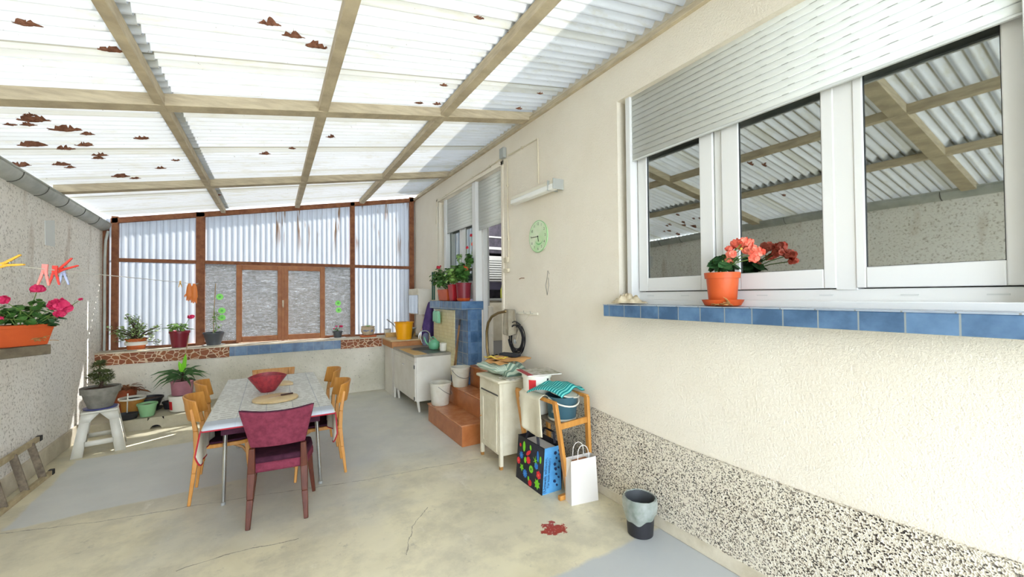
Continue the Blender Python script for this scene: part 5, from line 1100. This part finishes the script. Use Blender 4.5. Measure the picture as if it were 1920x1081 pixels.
t = T('newspaper', 'folded newspaper under the magazine on the cabinet edge', 'newspaper', (2.03, 3.40, .8465), math.radians(10)); B().box(-.14, .14, -.10, .09, 0, .010).build('pages', 'magprint', t, bevel=.002)
t = T('teal_bucket', 'dark teal bucket with a pale rim and white handle on the wooden stand', 'bucket', (2.14, 2.795, .593)); B().lathe([(.105, .0), (.112, .004), (.118, .012), (.135, .19), (.14, .20), (.13, .20), (.1, .02), (0, .015)], n=36).build('bucket_body', 'tealbucket', t); B().lathe([(.112, -.0), (.122, .002), (.123, .018), (.114, .018)]).build('base_ring', 'whiteplastic', t)
b = B(); b.tube([(.14*math.cos(a), -.15*abs(math.sin(a)), .19-.06*math.sin(a)) for a in [PI*i/12 for i in range(13)]], .007, 8); b.build('handle', 'whiteplastic', t)
b = B(); text_mesh(b, 'lr', .06, (.0, 0, 0), (1, 0, 0), (0, 1, 0)); 
for v_ in b.bm.verts:
    a = math.radians(-165)+v_.co.x/.13; zz = .085+v_.co.y; v_.co = Vector(((.1262+.09*(zz-.1))*math.cos(a), (.1262+.09*(zz-.1))*math.sin(a), zz))
b.build('lettering', 'whiteplastic', t, smooth=0)
# lid + striped cloth
t = T('bucket_lid', 'pale round lid tilted on the teal bucket under the striped towel', 'lid', (2.16, 2.79, .80)); b = B(); b.lathe([(.0, .0), (.13, 0), (.135, .012), (.0, .03)]); o = b.build('lid_disc', 'whiteplastic', t); o.rotation_euler = (.12, .15, 0)
MT['tealstripe'] = m_stripe('teal_striped_towel', '1F7F80', '6FC4BC', 42, 1)
def tw(i, j):
    x = -.19+.36*i; y = -.17+.36*j; r = math.hypot(x+.01, y)
    z = .055-.9*max(0, r-.12)**1.25+.010*math.sin(j*16)*(i)+.010*math.sin(i*12+1)
    return (x, y, max(z, -.13))
b = B(); b.grid(tw, 26, 26); o = b.build('striped_towel', 'tealstripe', smooth=70, solid=.006); o.location = (2.12, 2.83, .825); o.rotation_euler = (0, 0, .35); tag(o, 'teal striped towel draped over the bucket on the wooden stand', 'towel')
# cream cloth hanging over the front rail
def dc(i, j):
    y = 2.80+.32*i; s = j*1.0
    if s < .25: return (2.0-.075*s/.25, y, .79+.018*math.sin(PI*s/.25))
    q = (s-.25)/.75
    return (1.922-.012-.018*math.sin(i*9+1)*q, y+.03*q*math.sin(i*4)-(.06*q if i < .4 else 0), .79-(.34-.10*(abs(i-.35)))*q)
b = B(); b.grid(dc, 26, 22); tag(b.build('cream_cloth', 'cream', smooth=70, solid=.005), 'cream cloth hanging over the front rail of the wooden stand', 'cloth')
t = T('plastic_carrier', 'pale crumpled plastic bag stuffed behind the cream cloth', 'bag', (2.01, 3.17, .60)); b = B(); random.seed(33); b.ball((0, 0, .08), .07, 12, 8, 1.3, jit=.2); b.build('bag_body', 'blade', t) if 0 else b.build('bag_body', 'paperwhite', t)

# ---------------- shopping bag
bx0, by0, by1, bh = 1.905, 2.77, 3.18, .375
t = T('flower_shopping_bag', 'black reusable shopping bag printed with bright flowers and a blue side', 'shopping bag', (0, 0, 0))
def bp(x, y, z): return Vector((x+.03*(z/bh)+.0, y, z))
c8 = lambda x0, x1, y0, y1, z0, z1: [bp(x0, y0, z0), bp(x1, y0, z0), bp(x1, y1, z0), bp(x0, y1, z0), bp(x0, y0, z1), bp(x1, y0, z1), bp(x1, y1, z1), bp(x0, y1, z1)]
bx1 = bx0+.20
b = B(); q = c8(bx0, bx1, by0, by1, .0, bh); b.add(q, [(0, 3, 2, 1), (0, 4, 7, 3), (2, 3, 7, 6)]); b.build('bag_front', 'bagblack', t, solid=.003)
b = B(); b.add([q[0], q[1], (q[1]+q[5])/2+Vector((0, .025, 0)), q[5], q[4], (q[0]+q[4])/2], [(0, 1, 2, 5), (5, 2, 3, 4)]); b.build('blue_side', 'bagblue', t, smooth=0, solid=.003)
b = B(); b.add([q[1], q[2], q[6], q[5]], [(0, 1, 2, 3)]); b.build('back_panel', 'bagblack', t, smooth=0, solid=.003)
b = B(); b.tube([q[0], q[4], q[7]], .004, 6); b.tube([q[0], q[3]], .004, 6); b.build('piping', 'blackrubber', t)
b = B(); b.box(bx0+.05, bx1, by0+.04, by1-.04, .25, .35); b.build('contents', 'paperwhite', t, bevel=.02)
b = B()
for x_ in (bx0+.04, bx1+.01):
    b.bar((x_, by0+.10, bh-.02), (x_+.01, by0+.13, bh+.07), .004, .025, (1, 0, 0)); b.bar((x_+.01, by0+.13, bh+.07), (x_+.01, by1-.14, bh+.07), .004, .025, (1, 0, 0)); b.bar((x_+.01, by1-.14, bh+.07), (x_, by1-.10, bh-.02), .004, .025, (1, 0, 0))
b.build('strap', 'bagblack', t)
# flowers printed on the black face: u runs from far edge (0) to near edge (1)
def fpt(u, v, e=.003): y = by1+(by0-by1)*u; z = bh*v; return Vector((bx0+.03*(z/bh)-e, y, z))
def shape(u, v, pts, m, e=.0035):
    o = fpt(u, v, e); UU = Vector((0, -1, 0)); VV = Vector((.08, 0, 1)).normalized(); b = B(); b.prism(pts, o, UU, VV, (-.0012, 0, 0)); b.build('printed_flower', m, t, smooth=0)
def star(r, k, r2, ph=0): return [((r if i % 2 else r2)*math.cos(PI*i/k+ph), (r if i % 2 else r2)*math.sin(PI*i/k+ph)) for i in range(2*k)]
def lf_(L, w, a, n=12): return [((w*math.sin(2*PI*i/n))*math.cos(a)-(L*math.cos(2*PI*i/n))*math.sin(a), (w*math.sin(2*PI*i/n))*math.sin(a)+(L*math.cos(2*PI*i/n))*math.cos(a)) for i in range(n)]
for u_, v_, pts, m in ((.12, .80, star(.018, 7, .012), 'flred'), (.27, .81, lf_(.045, .02, .05), 'flgreen'), (.45, .72, lf_(.042, .016, -.9), 'flred'), (.52, .86, lf_(.022, .012, .3), 'flgreen'), (.80, .76, lf_(.045, .015, .1), 'flblue'),
    (.90, .72, lf_(.03, .012, 0), 'flgreen'), (.18, .58, star(.036, 9, .022), 'flblue'), (.72, .64, star(.042, 6, .008), 'flgreen'), (.46, .56, star(.034, 8, .026), 'flred'), (.34, .52, oval(.018, .026), 'flgreen'),
    (.08, .42, oval(.026, .030), 'flred'), (.22, .31, star(.034, 5, .018, .4), 'flgreen'), (.76, .54, star(.030, 6, .024), 'flblue'), (.58, .40, star(.032, 10, .029), 'flgreen'), (.86, .38, star(.036, 6, .028), 'flred'),
    (.36, .22, star(.038, 10, .027), 'flblue'), (.50, .16, lf_(.02, .012, .2), 'flgreen'), (.56, .09, star(.028, 8, .025), 'flred'), (.82, .17, star(.045, 7, .026), 'flgreen')): shape(u_, v_, pts, m)
for u_, v_, m, r in ((.08, .42, 'flpink', .008), (.58, .40, 'leafdark', .010), (.86, .38, 'flpink', .01), (.36, .22, 'bagblue', .01), (.18, .58, 'bagblue', .009)): shape(u_, v_, oval(r, r, 10), m, .005)
# lettering up the blue side
def side(x, z, e=.003): s_ = z/bh; return Vector((x+.03*s_, by0-e+.0, z))
for s_, sz, xo, zo in (('(Umwelt schauen,', .040, .022, .155), ('Tür hoch weinfach!)', .030, .058, .165)):
    b = B(); text_mesh(b, s_, sz, side(bx0+xo, zo, .0035), Vector((.08, 0, 1)).normalized(), (-1, 0, 0), 0); b.build('lettering', 'bagnavy', t, smooth=0)
random.seed(40)
for xo, zo, r in ((.115, .32, .018), (.15, .335, .012), (.13, .275, .010), (.16, .30, .010), (.12, .225, .014), (.165, .24, .009), (.13, .185, .013), (.14, .14, .009), (.16, .19, .008), (.125, .085, .013), (.165, .11, .008), (.15, .05, .010)):
    b = B(); b.prism(star(r, 5, r*.7, rnd(0, 1)), side(bx0+xo, zo, .0035)+Vector((0, .012, 0)), (1, 0, 0), (0, 0, 1), (0, -.012, 0)); b.build('printed_leaf', 'bagnavy', t, smooth=0)
# ---------------- paper bag
p0, p1, p3 = P(1072, 948, 2, 0), P(1122, 937, 2, 0), P(1057, 927, 2, 0)
t = T('paper_carrier_bag', 'plain white paper carrier bag with twisted handles standing on the floor', 'paper bag', (p0.x, p0.y, 0))
ux = (p1-p0); Wb = ux.length; ux.normalize(); uy = Vector((-ux.y, ux.x, 0)); Db = .10
if (p3-p0).dot(uy) < 0: uy = -uy
HB = .335
def bg(a, c_, z): 
    k_ = 1-.06*z/HB; return ux*(Wb/2+(a-.5)*Wb*k_)+uy*(Db*c_*(1-.15*z/HB)+.02*z/HB)+Vector((0, 0, z))
q = [bg(0, 0, 0), bg(1, 0, 0), bg(1, 1, 0), bg(0, 1, 0), bg(0, 0, HB), bg(1, 0, HB+.01), bg(1, 1, HB+.01), bg(0, 1, HB)]
b = B(); b.add(q+[(q[0]+q[4])*.5*1+Vector(), (q[3]+q[7])*.5], [(0, 1, 2, 3), (0, 1, 5, 4), (2, 3, 7, 6)]); b.add([q[0], q[3], (q[3]+q[7])/2, (q[0]+q[4])/2], [(0, 1, 2, 3)]); m1 = (q[4]+q[7])/2+ux*.03; m0 = (q[0]+q[3]+q[4]+q[7])/4
b.add([(q[0]+q[4])/2, (q[3]+q[7])/2, q[7], m1, q[4]], [(0, 4, 3), (0, 3, 1), (1, 3, 2)]); b.add([q[1], q[2], q[6], q[5]], [(0, 1, 2, 3)])
b.build('bag_body', 'paperwhite', t, smooth=0, solid=.002)
b = B(); b.hexa([bg(.12, .15, HB-.10), bg(.75, .15, HB-.10), bg(.75, .8, HB-.10), bg(.12, .8, HB-.10), bg(.12, .15, HB-.02), bg(.75, .15, HB-.01), bg(.75, .8, HB-.01), bg(.12, .8, HB-.02)]); b.build('contents', 'kraft', t)
for c_ in (.02, .98):
    pts = [bg(.28, c_, HB-.03)]+[bg(.28+.44*(.5-.5*math.cos(PI*i/8)), c_, HB+.02+.09*math.sin(PI*i/8)**.7) for i in range(9)]+[bg(.72, c_, HB-.03)]; B().tube(pts, .0035, 6).build('handle', 'paperwhite', t)
# ---------------- waste bin
c = (2.185, 1.985)
t = T('waste_bin', 'black round waste bin with a translucent liner on the floor by the pebbledash', 'bin', (c[0], c[1], 0))
B().lathe([(.080, 0), (.085, .004), (.102, .245), (.104, .245), (.104, .25), (.099, .25), (.082, .01), (0, .008)], n=36).build('bin_body', 'blackplastic', t)
random.seed(50)
def lin_(a, z): return 1+.02*math.sin(a*5+z*40)+.012*math.sin(a*13+z*25)+.008*math.sin(a*23-z*50)
def low_(a, z): return z-.02*math.sin(a*2+.8)-.008*math.sin(a*7)
b = B(); prof = [(.098, .247), (.103, .255), (.108, .252), (.114, .232), (.118, .205), (.117, .18), (.112, .155), (.108, .135), (.103, .12)]; n = 64; vs = []
for q_, (rr, z) in enumerate(prof):
    for k_ in range(n):
        a = 2*PI*k_/n; f = lin_(a, z) if 0 < q_ < 8 else 1; zz = z if q_ < 3 else low_(a, z)
        vs.append((rr*f*math.cos(a), rr*f*math.sin(a), zz))
b.add(vs, [(i*n+k_, i*n+(k_+1) % n, (i+1)*n+(k_+1) % n, (i+1)*n+k_) for i in range(len(prof)-1) for k_ in range(n)]); b.build('bin_liner', 'liner', t, smooth=60)
B().lathe([(.0975, .247), (.094, .2), (.09, .15), (.083, .10), (.05, .06), (0, .05)], n=48, fn=lambda a, z: 1-(.05*abs(math.sin(a*4+z*20)) if z < .24 else 0), cap=False).build('liner_inside', 'greypot', t)

# ---------------- sill pot, rag, dry leaf
c = P(1388, 570, 2, 1.573)
cy_ = 1.455; cx_ = 2.335
t = T('begonia_pot', 'coral flowering begonia in an orange plastic pot on the blue tiled sill', 'plant', (cx_, cy_, 1.573))
B().lathe([(.088, 0), (.098, .004), (.113, .032), (.116, .038), (.108, .038), (.09, .012), (0, .01)], n=40).build('saucer', 'orangeplastic', t)
B().lathe([(.072, .012), (.075, .016), (.088, .165), (.096, .165), (.1, .20), (.094, .20), (.088, .175), (0, .17)], n=40).build('pot', 'orangeplastic', t); B().lathe([(.088, .178), (0, .182)]).build('soil', 'soil', t)
geranium(t, (.0, 0, .255), .085, .085, .055, 70, .030, 'leafdark', 5, (0, 0, .18), 60)
random.seed(61); b = B()
for a_, e_2 in ((-.3, .2), (-1.2, .2), (.6, .3), (-2.4, .2)): b.round_leaf((.07*math.cos(a_), .07*math.sin(a_), .235), (math.cos(a_)*.5, math.sin(a_)*.5-.2, .8), .042)
b.build('large_leaves', 'leafdark', t, smooth=0, recalc=False); B().tube([(0, 0, .17), (.005, 0, .25), (0, -.01, .31)], .006, 8).build('stem', 'stem', t)
def bp_(px, py): return P(px, py, 1, 1.44)-Vector((cx_, cy_, 1.573))
for i, (px, py, r) in enumerate(((1386, 458, .034), (1401, 456, .03), (1372, 476, .026), (1408, 468, .034), (1419, 472, .03), (1414, 484, .026), (1366, 488, .022), (1368, 466, .02), (1394, 452, .022))):
    p_ = P(px, py, 0, 2.33-.03*(i % 3))-Vector((cx_, cy_, 1.573)); bloom(t, p_, r*1.1, 'coral', .7, 30, (0, 0, .22), 70+i)
p_ = P(1390, 466, 0, 2.29)-Vector((cx_, cy_, 1.573)); B().ball(p_, .008, 8, 5).build('flower_eye', 'yellowpetal', t)
b = B(); random.seed(62); o_ = P(1412, 574, 2, 1.58)
for i in range(7): b.leaf((2.235+rnd(-.02, .02), 1.40+rnd(-.05, .05), 1.574+rnd(0, .012)), (rnd(-1, 1), rnd(-1, 1), .25), (0, 0, 1), .06, .035, .3)
tag(b.build('dry_leaves', 'dryleaf', smooth=0, solid=.001), 'dry tan fallen leaves lying in front of the begonia saucer', 'leaves', kind='stuff')
def rg(i, j):
    a, r = 2*PI*i, j; R1 = .10*(1+.3*math.sin(3*a)+.15*math.sin(7*a)); return (R1*r*math.cos(a)*.7, R1*r*math.sin(a)*1.35, .038*(1-r**2)*(1+.8*math.sin(a*4+r*14)+.35*math.sin(a*9-r*11))+.006+.006*math.sin(a*9)*r*(1-r))
b = B(); b.grid(rg, 40, 12); bmesh.ops.remove_doubles(b.bm, verts=b.bm.verts, dist=.0004); o = b.build('rag', 'rag', smooth=60, solid=.003); o.location = (2.33, 2.21, 1.576); tag(o, 'crumpled beige rag at the end of the blue tiled sill', 'rag')

# ---------------- wall fittings
c = P(1010, 443, 0, 2.36)
t = T('wall_clock', 'round pale green wall clock with black numerals on the cream wall', 'clock', (XW-.002, c.y, c.z)); CR = .162
b = B(); b.prism(oval(CR, CR, 48), (0, 0, 0), (0, -1, 0), (0, 0, 1), (-.018, 0, 0)); b.build('clock_face', 'clockface', t, bevel=.003)
b = B(); b.tube([(-.016, -CR*math.cos(a), CR*math.sin(a)) for a in [2*PI*i/48 for i in range(48)]], .0035, 6, closed=True); b.build('clock_rim', 'clockgreen', t)
b = B(); 
arc = [(.085*math.cos(a), .01+.10*math.sin(a)) for a in [math.radians(205+130*i/16) for i in range(17)]]; arc2 = [(.085*math.cos(a), .01+.10*math.sin(a)+.014*math.sin(PI*i/16)) for i, a in [(i, math.radians(205+130*i/16)) for i in range(16, -1, -1)]]
b.prism([(x_+.02, y_) for x_, y_ in arc+arc2[1:-1]], (-.0185, 0, 0), (0, -1, 0), (0, 0, 1), (-.0006, 0, 0)); b.build('smile_print', 'clockgreen', t, smooth=0)
b = B()
for h in range(1, 13):
    a = PI/2-2*PI*h/12; text_mesh(b, str(h), .038, (-.0192, -.128*math.cos(a), .128*math.sin(a)), (0, -1, 0), (0, 0, 1), 0)
b.build('numerals', 'ink', t, smooth=0)
for nm_, L, w_, a in (('minute_hand', .115, .005, PI), ('hour_hand', .055, .007, math.radians(-78))):
    b = B(); b.bar((-.021, 0, 0), (-.021, -L*math.cos(a), L*math.sin(a)), w_, .0015, (1, 0, 0)); b.build(nm_, 'ink', t)
B().tube([(-.018, 0, 0), (-.024, 0, 0)], .007, 10).build('hub', 'ink', t)
# fluorescent batten
t = T('tube_lamp', 'cream fluorescent tube lamp fixed slanting on the cream wall above the clock', 'lamp'); z1 = 2.70
B().box(XW-.10, XW-.002, 3.04, 3.84, z1-.0, z1+.035).build('lamp_body', 'lampbody', t, bevel=.004)
b = B(); b.hexa([(XW-.12, 3.06, z1-.055), (XW-.05, 3.06, z1-.06), (XW-.05, 3.83, z1-.06), (XW-.12, 3.83, z1-.055), (XW-.115, 3.05, z1), (XW-.02, 3.05, z1), (XW-.02, 3.84, z1), (XW-.115, 3.84, z1)]); b.build('diffuser', 'tube', t, bevel=.012)
for y in (3.03, 3.12): B().box(XW-.125, XW-.002, y, y+.006, z1-.06, z1+.038).build('end_clip', 'boxgrey', t)
# junction box and conduits
c = P(946, 288, 0, XW); jb = T('junction_box', 'grey electrical junction box high on the house wall', 'junction box', (XW-.002, c.y, c.z)); B().box(-.045, 0, -.05, .05, -.06, .06).build('box_body', 'boxgrey', jb, bevel=.005); B().box(-.049, -.045, -.04, .04, -.05, .05).build('box_lid', 'boxgrey', jb, bevel=.003)
def conduit(label, px, r=.0075):
    pts = []
    for a_, c_ in px: p = P(a_, c_, 0, XW-.012); pts.append(p)
    t = T('conduit', label, 'cable'); B().tube(pts, r, 8).build('tube', 'cable', t)
    for p, q in zip(pts, pts[1:]):
        L = (q-p).length
        for i in range(int(L/.5)): m_ = p.lerp(q, (i+.6)/(L/.5)); B().box(XW-.022, XW-.002, m_.y-.012, m_.y+.012, m_.z-.012, m_.z+.012).build('clip', 'cable', t)
conduit('cream conduit sloping from the junction box along the wall top past the kitchen shutters', [(940, 297), (819, 378), (818, 420)])
conduit('cream conduit running from the junction box and down to the tube lamp', [(953, 291), (1008, 260), (1010, 345)])
conduit('cream conduit dropping from the junction box to the socket by the door', [(951, 300), (952, 400), (954, 482)])
c = P(952, 487, 0, XW); t = T('wall_socket', 'old cream wall socket with a looped cord beside the kitchen door', 'socket', (XW-.002, c.y, c.z)); B().box(-.03, 0, -.045, .045, -.03, .03).build('upper_socket', 'cable', t, bevel=.006); B().box(-.03, 0, -.05, .045, -.15, -.10).build('lower_socket', 'cable', t, bevel=.006); B().tube([(-.03, -.01, .02), (-.05, -.05, .04), (-.055, -.08, -.02), (-.05, -.05, -.09), (-.03, -.03, -.12)], .005, 8).build('cord_loop', 'cable', t)
t = T('wire_hook', 'thin bent wire hanging from a nail on the cream wall below the clock', 'wire', (0, 0, 0)); pw = [P(a_, c_, 0, XW-.008) for a_, c_ in ((1030, 513), (1027, 507), (1026, 520), (1023, 535), (1026, 553), (1029, 535), (1028, 520))]; B().tube(pw, .0018, 5).build('wire_loop', 'zincdark', t)
c = P(983, 521, 0, XW); t = T('wall_hook', 'small rusty hook in the cream wall between the socket and the wire', 'hook', (XW, c.y, c.z)); B().tube([(0, 0, 0), (-.04, 0, 0), (-.045, .03, -.01)], .004, 6).build('hook_body', 'rust', t)
# towel rail with hooks, cable coil, grey cloth
t = T('coat_rack', 'short white coat rail with little hooks below the clock', 'rail'); yA, yB, zr = 3.47, 3.95, 1.452
B().box(XW-.02, XW-.002, yA, yB, zr-.012, zr+.014).build('rail_bar', 'lampbody', t, bevel=.004)
for y in (3.55, 3.68, 3.85): B().tube([(XW-.02, y, zr), (XW-.05, y, zr), (XW-.055, y, zr+.03)], .004, 6).build('hook', 'blade', t)
t = T('cable_coil', 'coil of black cable hanging on a string from the coat rail', 'cable'); cc = P(968, 634, 0, XW-.05); b = B(); random.seed(70)
pts = []
for i in range(9*40):
    a = 2*PI*i/40; k_ = i/360; rr = .150+.022*math.sin(a/9*4+1)+.012*math.sin(i*.05); ry_ = rr*.95; pts.append((XW-.03-.035*(.5+.5*math.sin(i*.11)), cc.y+ry_*math.cos(a), cc.z+.005+rr*math.sin(a)*1.03))
b.tube(pts, .0062, 6); b.build('cable_loops', 'blackrubber', t); B().tube([(XW-.06, cc.y+.02, cc.z-.02), (XW-.07, cc.y-.01, cc.z-.05)], .014, 8).build('plug', 'greyplastic', t)
B().tube([(XW-.05, 3.55, zr), (XW-.055, cc.y-.07, cc.z+.12), (XW-.06, cc.y-.02, cc.z-.02)], .003, 6).build('string', 'cable', t)
t = T('hose_reel_clamp', 'small metal clamp dangling between the grey cloth and the cable coil', 'clamp', (XW-.06, 3.93, 1.25)); B().tube([(0, 0, .03), (0, -.03, 0), (0, 0, -.03), (0, .03, 0)], .006, 6, closed=True).build('ring', 'zincdark', t)
hung('grey_cloth', 'grey beige floor cloth hanging over the end of the handrail', 'cloth', 'greycloth', 3.84, 4.12, 1.20, 1.49, 2.34, .03, 2, .8, seed=2)

# ---------------- light
wd = bpy.data.worlds.new('world'); bpy.context.scene.world = wd; wd.use_nodes = True; nt = wd.node_tree
bg_ = nt.nodes['Background']; bg_.inputs[0].default_value = (.77, .87, 1, 1); bg_.inputs[1].default_value = 7.6
sun = bpy.data.lights.new('sun', 'SUN'); sun.energy = 36.0; sun.angle = math.radians(.6); sun.color = (1, .96, .89)
so = bpy.data.objects.new('sun', sun); col.objects.link(so); dv = Vector((-.75, -.47, -.78)); so.rotation_euler = dv.to_track_quat('-Z', 'Y').to_euler()
kl = bpy.data.lights.new('kitchen_fill', 'POINT'); kl.energy = 60; kl.shadow_soft_size = .15; ko = bpy.data.objects.new('kitchen_fill', kl); col.objects.link(ko); ko.location = (3.6, 6.0, 3.1)  # unseen fill light added to brighten the kitchen, no fitting modelled
sc = bpy.context.scene
sc.view_settings.view_transform = 'Standard'; sc.view_settings.look = 'None'; sc.view_settings.gamma = 1; sc.view_settings.exposure = 0.52; sc.view_settings.use_curve_mapping = False
sc.cycles.max_bounces = 8; sc.cycles.diffuse_bounces = 5; sc.cycles.transparent_max_bounces = 12; sc.cycles.use_denoising = True
